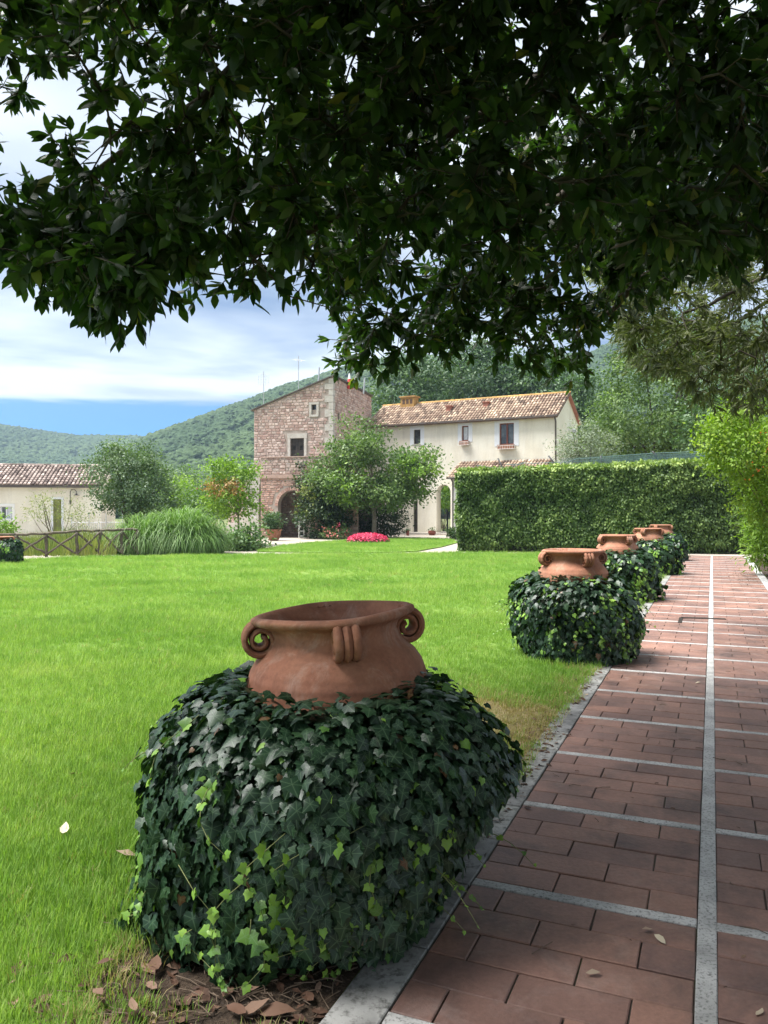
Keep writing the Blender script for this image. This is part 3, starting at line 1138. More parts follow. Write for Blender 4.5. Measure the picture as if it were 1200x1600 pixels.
M['lichen'] = surf('lichen', (.34, .20, .07), (.47, .31, .11), 5, .95, (.28, .17, .11), 14, .6, tints=[(0, (.7, .7, .7)), (1, (1.25, 1.15, 1.1))], bstr=.4)
M['redtile'] = surf('redtile', (.30, .115, .08), (.38, .165, .12), 4, .85, bstr=.3)
M['wood'] = surf('wood', (.085, .05, .032), (.13, .08, .05), 5, .7, bstr=.3)
M['redwood'] = surf('redwood', (.16, .045, .030), (.21, .065, .045), 5, .5, bstr=.1)
M['darkwood'] = surf('darkwood', (.035, .030, .027), (.060, .050, .044), 6, .7, (.09, .075, .06), 30, .4, bstr=.4)
M['fencewood'] = surf('fencewood', (.085, .068, .05), (.16, .13, .10), 6, .9, (.05, .04, .03), 30, .5, bstr=.6)
M['dark'] = surf('dark', (.012, .012, .012), (.022, .021, .020), 3, .8, bstr=0)
M['iron'] = surf('iron', (.025, .024, .024), (.04, .038, .036), 8, .55, bstr=0, spec=.5)
M['gutter'] = surf('gutter', (.07, .055, .05), (.10, .08, .07), 3, .5, bstr=0, spec=.5)
M['alu'] = surf('alu', (.40, .41, .42), (.50, .51, .52), 5, .45, bstr=0, metal=.6)
M['red'] = surf('red', (.55, .03, .04), (.62, .05, .05), 5, .6, bstr=0)
M['olive'] = surf('olive', (.16, .17, .06), (.21, .22, .09), 2, .8, bstr=.1)
m, t, b = new_mat('glass')
t.links.new(ramp(t, noise(t, 1.3, 3, .6, vec=pos_vec(t)), [(.4, (.02, .025, .028)), (.62, (.10, .115, .12))]), b.inputs['Base Color'])
b.inputs['Roughness'].default_value = .06
b.inputs['Specular IOR Level'].default_value = .7
M['glass'] = m
M['curtain'] = surf('curtain', (.50, .53, .56), (.66, .68, .70), 9, .8, bstr=.3)


class Wall:
    """a vertical plane: origin P (ground), unit direction e along it, outward normal n"""

    def __init__(s, P, e, n):
        s.P, s.e, s.n = np.array((P[0], P[1], 0.)), np.array((e[0], e[1], 0.)), np.array((n[0], n[1], 0.))

    def pt(s, u, z, d=0.0):
        return s.P + s.e * u + s.n * d + np.array((0, 0, z))

    def uz(s, px, py, off=0.0):
        """where the photo pixel meets the wall, off metres in front of it"""
        k = (px - 600) / FPX
        P_ = s.P + s.n * off
        # P + e u = (k Y, Y)
        u = (k * P_[1] - P_[0]) / (s.e[0] - k * s.e[1])
        Y = P_[1] + s.e[1] * u
        return u, CH + (800 - py) / FPX * Y

    def box(s, mb, u0, u1, z0, z1, d0, d1):
        mb.box(s.pt(u0, z0, d0), s.e * (u1 - u0), s.n * (d1 - d0), (0, 0, z1 - z0))

    def sheet(s, mb, u0, u1, z0, z1, holes, d=0.0, depth=.25):
        """front face with rectangular holes and their reveals"""
        us = sorted({u0, u1, *[h[0] for h in holes], *[h[1] for h in holes]})
        zs = sorted({z0, z1, *[h[2] for h in holes], *[h[3] for h in holes]})
        for a, b_ in zip(us[:-1], us[1:]):
            for c_, f_ in zip(zs[:-1], zs[1:]):
                um, zm = (a + b_) / 2, (c_ + f_) / 2
                if any(h[0] < um < h[1] and h[2] < zm < h[3] for h in holes): continue
                mb.add([s.pt(a, c_, d), s.pt(b_, c_, d), s.pt(b_, f_, d), s.pt(a, f_, d)], [[0, 1, 2, 3]])
        for (a, b_, c_, f_) in holes:
            for (p, q) in (((a, c_), (b_, c_)), ((b_, c_), (b_, f_)), ((b_, f_), (a, f_)), ((a, f_), (a, c_))):
                mb.add([s.pt(*p, d), s.pt(*q, d), s.pt(*q, d - depth), s.pt(*p, d - depth)], [[0, 1, 2, 3]])


def roof_tiles(root, A, B, up, rows, pitch, rad, mat, name='roof_tiles', ridge=True, ridgemat=None, lich=.0):
    """rows of half round clay tiles; A, B eave ends, up = vector from eave to ridge"""
    A, B, up = (np.array(q, float) for q in (A, B, up))
    e = B - A
    L = np.linalg.norm(e)
    e /= L
    S_ = np.linalg.norm(up)
    ud = up / S_
    n = np.cross(e, ud)
    if n[2] < 0: n = -n
    base = MB()
    base.tint = .15
    base.box(A - n * .10, e * L, up, n * .09)
    base.build('roof_deck', mat, root)
    q = MB()
    cols = int(L / pitch)
    rl = S_ / rows
    for c_ in range(cols):
        u = (c_ + .5) * L / cols
        for r_ in range(rows):
            lichen = r_ >= rows - 1 - (random.random() < lich)
            q.tint = min(1, max(0, random.gauss(.5, .27)))
            s0 = r_ * rl - .05 + random.uniform(-.02, .02)
            s1 = s0 + rl * 1.12
            vs = []
            for (s_, rr, h) in ((s0, rad, .030), (s1, rad * .84, .005)):
                for k in range(5):
                    a = math.pi * k / 4
                    vs.append(A + e * (u + rr * math.cos(a) + random.uniform(-.006, .006)) + ud * s_ + n * (h + rr * math.sin(a) * .9))
            fs = [[k, k + 1, 6 + k, 5 + k] for k in range(4)] + [[0, 1, 2, 3, 4][::-1]]
            q.add(vs, fs)
    q.build(name, mat, root, kind='stuff')
    if ridge:
        g_ = MB()
        k = int(L / .38)
        for i in range(k):
            g_.tint = random.random()
            p0 = A + up + e * (i * L / k)
            p1 = p0 + e * (L / k * 1.08)
            vs = []
            hz = np.cross(e, (0, 0, 1.))
            for (p, rr) in ((p0, .135), (p1, .115)):
                for j in range(6):
                    a = math.pi * j / 5
                    vs.append(p + hz * rr * math.cos(a) + np.array((0, 0, rr * math.sin(a) + .0)))
            g_.add(vs, [[j, j + 1, 7 + j, 6 + j] for j in range(5)])
        g_.build('ridge_tiles', ridgemat or mat, root, kind='stuff')


def stonework(root, wall, u0, u1, ztop, z0, holes, mat, name='stonework', hmin=.12, hmax=.21, wmin=.15, wmax=.42, dep=.045, skip=None):
    """irregular courses of rough stones standing proud of the mortar"""
    q = MB()
    z = z0
    while True:
        h = random.uniform(hmin, hmax)
        u = u0 - random.uniform(0, .1)
        if z > max(ztop(u0), ztop(u1)): break
        while u < u1:
            w_ = random.uniform(wmin, wmax)
            a, b_ = max(u, u0), min(u + w_, u1)
            u += w_
            if b_ - a < .07: continue
            zt = z + h
            cu_ = (a + b_) / 2
            lim = min(ztop(a), ztop(b_))
            if z > lim - .05: continue
            zt = min(zt, lim)
            if any(hh[0] - .02 < b_ and a < hh[1] + .02 and hh[2] - .02 < zt and z < hh[3] + .02 for hh in holes): continue
            if skip and skip(a, b_, z, zt): continue
            q.tint = random.random()
            g_ = random.uniform(.008, .018)
            jj = lambda: random.uniform(-.018, .018)
            c4 = [(a + g_ + jj(), z + g_ + jj()), (b_ - g_ + jj(), z + g_ + jj()), (b_ - g_ + jj(), zt - g_ + jj()), (a + g_ + jj(), zt - g_ + jj())]
            d_ = dep * random.uniform(.5, 1.1)
            ins = .018
            cm = (sum(p[0] for p in c4) / 4, sum(p[1] for p in c4) / 4)
            c4i = [(p[0] + math.copysign(ins, cm[0] - p[0]), p[1] + math.copysign(ins, cm[1] - p[1])) for p in c4]
            vs = [wall.pt(p[0], p[1], .001) for p in c4] + [wall.pt(p[0], p[1], d_ + random.uniform(-.008, .008)) for p in c4i]
            fs = [[4, 5, 6, 7]] + [[k, (k + 1) % 4, 4 + (k + 1) % 4, 4 + k] for k in range(4)]
            q.add(vs, fs)
        z += h
    return q.build(name, mat, root, kind='stuff')


def arch_wall(mb, wall, u0, u1, z0, z1, au0, au1, spring, rise, depth, d=0.0, n=14):
    """wall face with an arched opening and its soffit"""
    uc, hw = (au0 + au1) / 2, (au1 - au0) / 2
    arc = [(uc - hw * math.cos(math.pi * i / n), spring + rise * math.sin(math.pi * i / n)) for i in range(n + 1)]
    P_ = lambda u, z, dd=0: wall.pt(u, z, d + dd)
    if au0 > u0: mb.add([P_(u0, z0), P_(au0, z0), P_(au0, spring), P_(u0, spring)], [[0, 1, 2, 3]])
    if u1 > au1: mb.add([P_(au1, z0), P_(u1, z0), P_(u1, spring), P_(au1, spring)], [[0, 1, 2, 3]])
    if au0 > u0: mb.add([P_(u0, spring), P_(au0, spring), P_(au0, z1), P_(u0, z1)], [[0, 1, 2, 3]])
    if u1 > au1: mb.add([P_(au1, spring), P_(u1, spring), P_(u1, z1), P_(au1, z1)], [[0, 1, 2, 3]])
    for i in range(n):
        (a, za), (b_, zb) = arc[i], arc[i + 1]
        mb.add([P_(a, za), P_(b_, zb), P_(b_, z1), P_(a, z1)], [[0, 1, 2, 3]])
        mb.add([P_(a, za), P_(b_, zb), P_(b_, zb, -depth), P_(a, za, -depth)], [[3, 2, 1, 0]])
    for (a, s_) in ((au0, 1), (au1, -1)):
        mb.add([P_(a, z0), P_(a, spring), P_(a, spring, -depth), P_(a, z0, -depth)], [[0, 1, 2, 3]])
    return arc


Z3 = np.array((0, 0, 1.))
# ============ tower
e1 = np.array((.968, -.252)); n1_ = np.array((-.252, -.968))       # left face
e2 = np.array((.252, .968)); n2_ = np.array((.968, -.252))         # right face
TC = np.array((-3.2, 49.0))
TL, TD = 5.27, 8.96
TH = 9.93
tp = TC - e1 * TL
WL = Wall(tp, e1, n1_)
WR = Wall(TC, e2, n2_)
tower = empty('stone_tower', (TC[0], TC[1], 0), 0, 'tall pinkish rubble stone tower with a single slope roof and a shuttered dark opening', 'tower')
ztop = lambda u: 8.02 + (TH - 8.02) * u / TL
zr = lambda u: TH
# openings measured on the photograph
def rect(W_, x0, y0, x1, y1, off=0):
    a, b_ = W_.uz(x0, y1, off), W_.uz(x1, y0, off)
    return (a[0], b_[0], a[1], b_[1])
h_door = rect(WL, 454, 684.5, 475.5, 716)
h_win = rect(WL, 487, 632, 495, 648)
q = MB()
W0, W1 = WL.pt(0, 0), WL.pt(TL, 0)
back = np.array((e2[0], e2[1], 0)) * TD
# faces of the shell: left face with its holes, below a sloping strip
zs = 7.9
WL.sheet(q, 0, TL, 0, zs, [h_door], depth=.35)
uu = [0, h_win[0], h_win[1], TL]
for a, b_ in zip(uu[:-1], uu[1:]):
    if abs(a - h_win[0]) < 1e-6:
        q.add([WL.pt(a, zs), WL.pt(b_, zs), WL.pt(b_, h_win[2]), WL.pt(a, h_win[2])], [[0, 1, 2, 3]])
        q.add([WL.pt(a, h_win[3]), WL.pt(b_, h_win[3]), WL.pt(b_, ztop(b_)), WL.pt(a, ztop(a))], [[0, 1, 2, 3]])
        for (p, p2) in (((a, h_win[2]), (b_, h_win[2])), ((b_, h_win[2]), (b_, h_win[3])), ((b_, h_win[3]), (a, h_win[3])), ((a, h_win[3]), (a, h_win[2]))):
            q.add([WL.pt(*p), WL.pt(*p2), WL.pt(*p2, -.3), WL.pt(*p, -.3)], [[0, 1, 2, 3]])
    else:
        q.add([WL.pt(a, zs), WL.pt(b_, zs), WL.pt(b_, ztop(b_)), WL.pt(a, ztop(a))], [[0, 1, 2, 3]])
h_slit = rect(WR, 527.5, 646, 530.5, 660)
WR.sheet(q, 0, TD, 0, TH, [h_slit], depth=.3)
q.add([W0, W0 + back, W0 + back + Z3 * 8.02, W0 + Z3 * 8.02], [[0, 1, 2, 3]])
q.add([W0 + back, W1 + back, W1 + back + Z3 * TH, W0 + back + Z3 * 8.02], [[0, 1, 2, 3]])
q.build('wall', M['mortar'], tower)
fr = .17
sur_door = (h_door[0] - fr, h_door[1] + fr, h_door[2] - .02, h_door[3] + .30)
sur_win = (h_win[0] - .14, h_win[1] + .14, h_win[2] - .14, h_win[3] + .14)
# quoins up the corner: alternating long and short pale blocks
z = 5.2
qz = []
k = 0
while z < TH - .2:
    h = random.uniform(.34, .5)
    h = min(h, TH - .1 - z)
    Lq, Sq = (.50, .20) if k % 2 else (.24, .34)
    q = MB()
    q.tint = random.random()
    WL.box(q, TL - Lq, TL + .055, z + .012, z + h - .012, -.1, .058)
    WR.box(q, -.05, Sq, z + .012, z + h - .012, -.1, .057)
    q.build('quoin', M['lime'], tower)
    qz.append((z, z + h, Lq, Sq))
    z += h
    k += 1
def qskip_l(a, b_, z0, z1): return any(z0 < y1 and z1 > y0 and b_ > TL - l - .01 for y0, y1, l, s in qz)
def qskip_r(a, b_, z0, z1): return any(z0 < y1 and z1 > y0 and a < s + .01 for y0, y1, l, s in qz)
stonework(tower, WL, 0, TL, ztop, 2.5, [sur_door, sur_win], M['stone'], skip=qskip_l)
stonework(tower, WR, 0, TD, zr, 3.0, [h_slit], M['stone'], skip=qskip_r)
# stone surrounds
for (h, sr, nm, head) in ((h_door, sur_door, 'door_surround', .28), (h_win, sur_win, 'window_surround', .14)):
    q = MB()
    WL.box(q, sr[0], h[0], sr[2], h[3], -.05, .075)
    WL.box(q, h[1], sr[1], sr[2], h[3], -.05, .076)
    WL.box(q, sr[0] - .03, sr[1] + .03, h[3], sr[3], -.05, .08)
    if nm == 'window_surround': WL.box(q, h[0] - .14, h[1] + .14, sr[2], h[2], -.05, .085)
    q.build(nm, M['lime'], tower)
um = (h_door[0] + h_door[1]) / 2
for (a, b_) in ((h_door[0], um - .008), (um + .008, h_door[1])):
    q = MB()
    W_ = b_ - a
    zb, zt = h_door[2], h_door[3]
    zl, zh = zb + .52 * (zt - zb) - .12, zb + .52 * (zt - zb) + .16
    WL.box(q, a, b_, zb, zl, -.16, -.10)
    WL.box(q, a, b_, zh, zt, -.16, -.10)
    WL.box(q, a, a + W_ * .3, zl, zh, -.159, -.101)
    WL.box(q, b_ - W_ * .3, b_, zl, zh, -.159, -.101)
    for zz in np.arange(zb + .2, zt, .2):
        WL.box(q, a + .01, b_ - .01, zz, zz + .012, -.101, -.094)
    o = q.build('shutter', M['darkwood'], tower)
    q = MB(); WL.box(q, a + W_ * .3, b_ - W_ * .3, zl, zh, -.155, -.14); q.build('peep_opening', M['dark'], o)
q = MB(); WL.box(q, h_win[0], h_win[1], h_win[2], h_win[3], -.29, -.24); q.build('window_pane', M['glass'], tower)
q = MB(); WR.box(q, h_slit[0], h_slit[1], h_slit[2], h_slit[3], -.29, -.24); q.build('window_pane', M['dark'], tower)
q = MB()                                                   # thin dark roof slab following the slope
vs = [WL.pt(-.18, 8.02 - .06, .16), WL.pt(TL + .16, TH + .05, .16)]
ro = [vs[0], vs[1], vs[1] + back + np.array((e2[0], e2[1], 0)) * .3, vs[0] + back + np.array((e2[0], e2[1], 0)) * .3]
q.add([*ro, *[p + Z3 * .07 for p in ro]], [[0, 3, 2, 1], [4, 5, 6, 7], [0, 1, 5, 4], [1, 2, 6, 5], [2, 3, 7, 6], [3, 0, 4, 7]])
q.build('roof', M['gutter'], tower)
# antennas and poles behind the roof edge
def roof_z(u, back_):  return ztop(u) + .1
def antenna(px, py_top, py_bot, kind, lab, rad=.022):
    u, _ = WL.uz(px, 600)
    Y = WL.pt(u, 0)[1] + 1.6
    x = (px - 600) / FPX * Y
    zb = CH + (800 - py_bot) / FPX * Y - .3
    zt = CH + (800 - py_top) / FPX * Y
    zb = min(zb, ztop(min(max(u, 0), TL)) + .02)
    r_ = empty('antenna' if kind != 'pole' else 'roof_pole', (x, Y, zb), 0, lab, 'antenna' if kind != 'pole' else 'pole')
    q = MB(); q.tube([(x, Y, zb), (x + (.08 if kind == 'pole' else 0), Y, zt)], rad, 8); q.build('mast', M['alu'], r_)
    q = MB()
    if kind == 'grid':
        for dx in np.linspace(-.34, .34, 7):
            q.tube([(x + dx, Y - .05, zt - .95 + .25 * abs(dx)), (x + dx, Y - .05, zt - .15 - .25 * abs(dx))], .009, 4)
        for dz in np.linspace(0, .7, 5):
            q.tube([(x - .36, Y - .05, zt - .9 + dz), (x + .36, Y - .05, zt - .9 + dz)], .009, 4)
        q.build('reflector_grid', M['alu'], r_)
    elif kind == 'yagi':
        q.tube([(x - .25, Y - .3, zt - .28), (x + .25, Y + .3, zt - .28)], .012, 5)
        for k in range(6):
            f = -.25 + k * .1
            q.tube([(x + f + .17, Y + f * 1.2 - .12, zt - .28), (x + f - .17, Y + f * 1.2 + .12, zt - .28)], .008, 4)
        q.build('yagi_array', M['alu'], r_)
antenna(412, 580, 625, 'grid', 'antenna with square wire reflector at the low end of the tower roof')
antenna(466.5, 556, 606, 'yagi', 'thin tall antenna mast with small cross bars behind the tower roof')
antenna(497, 574, 594, 'pole', 'short leaning grey pole behind the tower roof, left of the corner', .05)
antenna(568, 590, 608, 'pole', 'slim grey pole over the right slope of the tower roof', .05)
p = at(546, 600, 52.0)
cone = empty('chimney_cowl', (p[0], p[1], p[2] - .3), 0, 'small red and white cone sticking up over the tower roof', 'cone')
q = MB(); q.lathe([(.24, 0), (.24, .05), (.19, .2), (.10, .62)], 12, p - Z3 * .3, cap=True); q.build('cone_base', M['red'], cone)
q = MB(); q.lathe([(.10, .62), (.04, 1.0)], 12, p - Z3 * .3, cap=True); q.build('cone_tip', M['white'], cone)

# ============ terrace with its arch in front of the tower
TP = at(407.5, 800, 46.4)
WT = Wall(TP[:2], e1, n1_)
TLn = 6.0
terr = empty('stone_terrace', (TP[0], TP[1], 0), 0, 'reddish stone terrace with a round arch and parapet in front of the tower', 'terrace')
au0, sp0 = WT.uz(434.5, 790)
au1, _ = WT.uz(480, 790)
_, apex = WT.uz(457, 766)
_, corn0 = WT.uz(440, 747)
_, corn1 = WT.uz(440, 741.5)
_, ptop = WT.uz(440, 715)
q = MB()
arch_wall(q, WT, 0, TLn, 0, corn0, au0, au1, sp0, apex - sp0, .45)
q.add([WT.pt(0, 0), WT.pt(0, 0, -3.0), WT.pt(0, corn0, -3.0), WT.pt(0, corn0)], [[3, 2, 1, 0]])
WT.box(q, 0, TLn, corn1 + .001, ptop, -.32, 0)
q.build('wall', M['mortar'], terr)
q = MB(); WT.box(q, .02, TLn, corn0 - .05, corn0, -2.6, -.02); q.build('terrace_floor', M['lime'], terr)
uc_, hw_ = (au0 + au1) / 2, (au1 - au0) / 2
def askip(a, b_, z0, z1):
    m_ = .20
    for uq in (a, b_, (a + b_) / 2):
        for zq in (z0, z1):
            du = abs(uq - uc_)
            if zq < sp0 and du < hw_ + m_: return True
            if zq >= sp0 and (du / (hw_ + m_)) ** 2 + ((zq - sp0) / (apex - sp0 + m_)) ** 2 < 1: return True
    return False
stonework(terr, WT, 0, TLn, lambda u: corn0 - .02, .02, [], M['rubble'], hmin=.09, hmax=.16, skip=askip)
stonework(terr, WT, 0, TLn, lambda u: ptop, corn1 + .02, [], M['stone'], 'parapet_stonework', hmin=.12, hmax=.2)
for i in range(22):                                        # arch ring, one brick on edge after the other, and jamb blocks
    a0, a1 = math.pi * i / 22, math.pi * (i + 1) / 22 - .02
    q = MB(); q.tint = random.random()
    ri, ro_ = 1.0, .19
    c4 = []
    for (aa, oo) in ((a0, 0), (a1, 0), (a1, ro_), (a0, ro_)):
        c4.append((uc_ - (hw_ + oo) * math.cos(aa), sp0 + (apex - sp0 + oo) * math.sin(aa)))
    vs = [WT.pt(u, z, .001) for u, z in c4] + [WT.pt(u, z, .05) for u, z in c4]
    q.add(vs, [[4, 7, 6, 5]] + [[k, 4 + k, 4 + (k + 1) % 4, (k + 1) % 4] for k in range(4)])
    q.build('arch_brick', M['rubble'], terr)
q = MB(); WT.box(q, -.04, TLn, corn0, corn1, -.33, .10); WT.box(q, -.02, TLn, corn0 - .06, corn0 - .001, -.1, .06); q.build('cornice', M['rubble'], terr)
q = MB(); WT.box(q, -.04, TLn, ptop, ptop + .06, -.36, .07); q.build('coping', M['rubble'], terr)
WB = Wall(WT.pt(0, 0, -2.7)[:2], e1, n1_)                   # wall at the back of the loggia
q = MB(); WB.box(q, 0, TLn, 0, corn0 - .06, -.2, 0); q.build('back_wall', M['mortar'], terr)
stonework(terr, WB, 0, TLn, lambda u: corn0 - .1, .02, [], M['stone'], 'back_stonework')

# ============ stone stairs at the left end of the terrace
stair = empty('stone_stair', (TP[0] - 1.2, TP[1] + .2, 0), 0, 'grey dressed stone stair with handrail climbing to the terrace at the left', 'stairs')
WS = Wall(WT.pt(-1.02, 0, -.05)[:2], e1, n1_)
_, pz = WS.uz(402, 770); _, pz1 = WS.uz(402, 757); _, pz2 = WS.uz(402, 738)
q = MB(); WS.box(q, .15, .85, 0, pz, -.7, 0); q.build('pillar', M['lime'], stair)
q = MB(); WS.box(q, -.05, .92, pz, pz + .16, -.75, .06); WS.box(q, .05, .90, pz + .16, pz1, -.72, .03); q.build('pillar_cap', M['lime'], stair)
q = MB(); q.add([WS.pt(.08, pz1, 0), WS.pt(.95, pz1, 0), WS.pt(.95, pz2 + .1, 0), WS.pt(.5, pz2 - .1, 0), WS.pt(.08, pz1, -.6), WS.pt(.95, pz1, -.6), WS.pt(.95, pz2 + .1, -.6), WS.pt(.5, pz2 - .1, -.6)],
      [[0, 1, 2, 3], [4, 7, 6, 5], [0, 3, 7, 4], [3, 2, 6, 7], [1, 5, 6, 2]]); q.build('sloped_parapet', M['lime'], stair)
q = MB(); q.tube([WS.pt(.0, pz1 + .1, .1), WS.pt(.95, pz2 + .7, .1)], .02, 6); q.tube([WS.pt(-.3, 2.0, .25), WS.pt(.9, 1.1, .35)], .02, 6); q.build('handrail', M['alu'], stair)
for i in range(9):
    q = MB(); WS.box(q, -1.6 + i * .28 - .3, -1.3 + i * .28 + (0 if i < 8 else .2), 0 if i == 0 else .001, .17 * (i + 1) + .17 * 2, -1.6 - .002 * i, -.72 - .003 * i); q.build('step', M['lime'], stair)
q = MB(); WS.box(q, -1.9, .9, 0, 3.5, -1.9, -1.65); q.build('side_wall', M['mortar'], stair)
stonework(stair, Wall(WS.pt(0, 0, -1.65)[:2], e1, n1_), -1.9, .1, lambda u: 4.2 if u > -.6 else 3.3, .02, [], M['stone'])
q = MB(); WS.box(q, -.6, .9, 3.5, 4.3, -1.9, -1.66); q.build('side_wall', M['mortar'], stair)

# ============ long cream house
eH = np.array((.877, -.480)); nH = np.array((-.480, -.877))
HR = np.array((10.8, 49.6))
HL = 13.8
WH = Wall(HR - eH * HL, eH, nH)
EAVE, RIDGE, GW = 7.62, 9.25, 5.3
house = empty('cream_house', (HR[0], HR[1], 0), 0, 'long cream rendered house with clay tile roof, three upper windows and an arched passage', 'house')
up_win = [rect(WH, 646.5, 671, 657, 694), rect(WH, 721.5, 665, 732, 689), rect(WH, 780.5, 660.5, 803, 695)]
h_pdoor = rect(WH, 645.5, 783, 652.5, 835)
h_pdoor = (h_pdoor[0], h_pdoor[1], .12, h_pdoor[3])
pa0, _ = WH.uz(682, 800)
pa1, _ = WH.uz(704, 800)
_, papex = WH.uz(697, 757)
psp = papex - (pa1 - pa0) / 2
q = MB()
zf = papex + .25
WH.sheet(q, 0, HL, zf, EAVE, up_win, depth=.18)
WH.sheet(q, 0, pa0 - .25, 0, zf, [h_pdoor], depth=.25)
arch_wall(q, WH, pa0 - .25, pa1 + .25, 0, zf, pa0, pa1, psp, papex - psp, .7)
WH.sheet(q, pa1 + .25, HL, 0, zf, [], depth=.2)
bk = -np.array((nH[0], nH[1], 0)) * GW
G0, G1 = WH.pt(HL, 0), WH.pt(HL, 0) + bk
mid_ = (G0 + G1) / 2
q.add([G0, G1, G1 + Z3 * EAVE, mid_ + Z3 * RIDGE, G0 + Z3 * EAVE], [[0, 1, 2, 3, 4]])
K0, K1 = WH.pt(0, 0), WH.pt(0, 0) + bk
q.add([K0, K1, K1 + Z3 * EAVE, (K0 + K1) / 2 + Z3 * RIDGE, K0 + Z3 * EAVE], [[4, 3, 2, 1, 0]])
Wall(WH.pt(0, 0, -GW)[:2], eH, nH).sheet(q, 0, HL, 0, EAVE, [(pa0 - 3.4, pa1 - 1.2, .001, papex + .1)], depth=.3)
WH.box(q, .1, HL - .1, zf - .1, zf - .02, -GW + .02, -.72)
q.build('wall', M['cream'], house)
# roof: eave overhang in front
slope = (mid_ - G0) + Z3 * (RIDGE - EAVE)
sl = slope / np.linalg.norm(slope)
A = WH.pt(-.02, EAVE + .10) - sl * .42
B = WH.pt(HL + .22, EAVE + .10) - sl * .42
upv = slope + sl * .42
roof_tiles(house, A, B, upv, 9, .215, .092, M['tile'], ridgemat=M['lichen'])
A2 = WH.pt(-.02, EAVE + .10) + bk; B2 = WH.pt(HL + .22, EAVE + .10) + bk
slb = (mid_ - G1) + Z3 * (RIDGE - EAVE); slb_u = slb / np.linalg.norm(slb)
roof_tiles(house, A2 - slb_u * .3, B2 - slb_u * .3, slb + slb_u * .3, 9, .215, .092, M['redtile'], name='back_roof_tiles', ridge=False)
q = MB()
gz = EAVE - .08
WH.box(q, .0, HL + .2, gz - .06, gz + .07, .30, .44)
q.build('gutter', M['gutter'], house)
q = MB(); WH.box(q, 0, HL + .1, EAVE - .16, EAVE - .02, .002, .30); q.build('eave_boards', M['wood'], house)
du, _ = WH.uz(869, 700)
q = MB(); q.tube([WH.pt(du, gz, .36), WH.pt(du, gz - .35, .10), WH.pt(du, .1, .10)], .055, 8); q.build('downpipe', M['gutter'], house, smooth=True)
for i, h in enumerate(up_win):
    sfr = MB()
    b0 = .28 if i < 2 else .34
    # flat painted band round the opening
    WH.box(sfr, h[0] - b0, h[0], h[2] - b0 * .3, h[3] + b0, -.01, .022)
    WH.box(sfr, h[1], h[1] + b0, h[2] - b0 * .3, h[3] + b0, -.01, .0225)
    WH.box(sfr, h[0], h[1], h[3], h[3] + b0, -.01, .0215)
    WH.box(sfr, h[0], h[1], h[2] - b0 * .3, h[2], -.01, .021)
    sfr.build('window_surround', M['bluewhite'], house)
    f = MB()
    fm = .06
    WH.box(f, h[0], h[0] + fm, h[2], h[3], -.16, -.09); WH.box(f, h[1] - fm, h[1], h[2], h[3], -.16, -.09)
    WH.box(f, h[0] + fm, h[1] - fm, h[3] - fm, h[3], -.161, -.091); WH.box(f, h[0] + fm, h[1] - fm, h[2], h[2] + fm, -.161, -.091)
    if i == 2:
        um = (h[0] + h[1]) / 2
        WH.box(f, um - .045, um + .045, h[2] + fm, h[3] - fm, -.159, -.085)
    fo = f.build('window', M['redwood'] if i else M['darkwood'], house)
    pn = MB(); WH.box(pn, h[0] + .01, h[1] - .01, h[2] + .01, h[3] - .01, -.178, -.15); pn.build('pane', M['glass'], fo)
    if i == 1:
        cu_ = MB(); WH.box(cu_, h[0] + .08, h[1] - .12, h[2] + .08, h[3] - .08, -.149, -.145); cu_.build('curtain', M['curtain'], fo)
    sl_ = MB(); WH.box(sl_, h[0] - .05, h[1] + .05, h[2] - .05, h[2] - .001, -.05, .06); sl_.build('window_sill', M['lime'], house)
# flower boxes hang under two windows
for (h, lab) in ((up_win[1], 'small terracotta flower box under the narrow upper window'), (up_win[2], 'long terracotta flower box on a white bracket under the red brown double window')):
    c_ = WH.pt((h[0] + h[1]) / 2, h[2] - .25, .18)
    fb = empty('flower_box', tuple(c_), 0, lab, 'flower box', 'flower boxes on the house')
    W_ = (h[1] - h[0]) + .12
    u0 = (h[0] + h[1]) / 2 - W_ / 2
    q = MB()
    WH.box(q, u0, u0 + W_, h[2] - .30, h[2] - .08, .05, .28); WH.box(q, u0 - .02, u0 + W_ + .02, h[2] - .08, h[2] - .03, .03, .30)
    q.build('trough', M['terracotta'], fb)
    q = MB()
    for k in range(9):
        uu_ = u0 - .1 + (W_ + .2) * k / 8
        q.tube([WH.pt(uu_, h[2] - .31, .34), WH.pt(uu_, h[2] - .10, .34)], .008, 4)
    q.tube([WH.pt(u0 - .1, h[2] - .31, .34), WH.pt(u0 + W_ + .1, h[2] - .31, .34)], .01, 4); q.tube([WH.pt(u0 - .1, h[2] - .1, .34), WH.pt(u0 + W_ + .1, h[2] - .1, .34)], .01, 4)
    q.build('bracket', M['white'], fb)
# passage door and gate
q = MB(); WH.box(q, h_pdoor[0], h_pdoor[1], .12, h_pdoor[3], -.2, -.15)
for zz in np.arange(.4, h_pdoor[3], .38): WH.box(q, h_pdoor[0] + .03, h_pdoor[1] - .03, zz, zz + .03, -.151, -.13)
q.build('door', M['darkwood'], house)
q = MB(); WH.box(q, -.1, pa1 + .2, 0, .10, .0, 1.1); q.build('doorstep', M['lime'], house)
gate = empty('iron_gate', tuple(WH.pt((pa0 + pa1) / 2, 0, -GW - .4)), 0, 'dark iron bar gate seen through the arched passage of the house', 'gate')
q = MB()
ga, gb = pa0 - 3.4, pa1 - 1.0
for uu_ in np.linspace(ga, gb, 16): q.tube([WH.pt(uu_, .05, -GW - .4), WH.pt(uu_, 1.35, -GW - .4)], .012, 4)
for zz in (.15, 1.2): q.tube([WH.pt(ga, zz, -GW - .4), WH.pt(gb, zz, -GW - .4)], .016, 4)
q.build('bars', M['iron'], gate, kind='stuff')
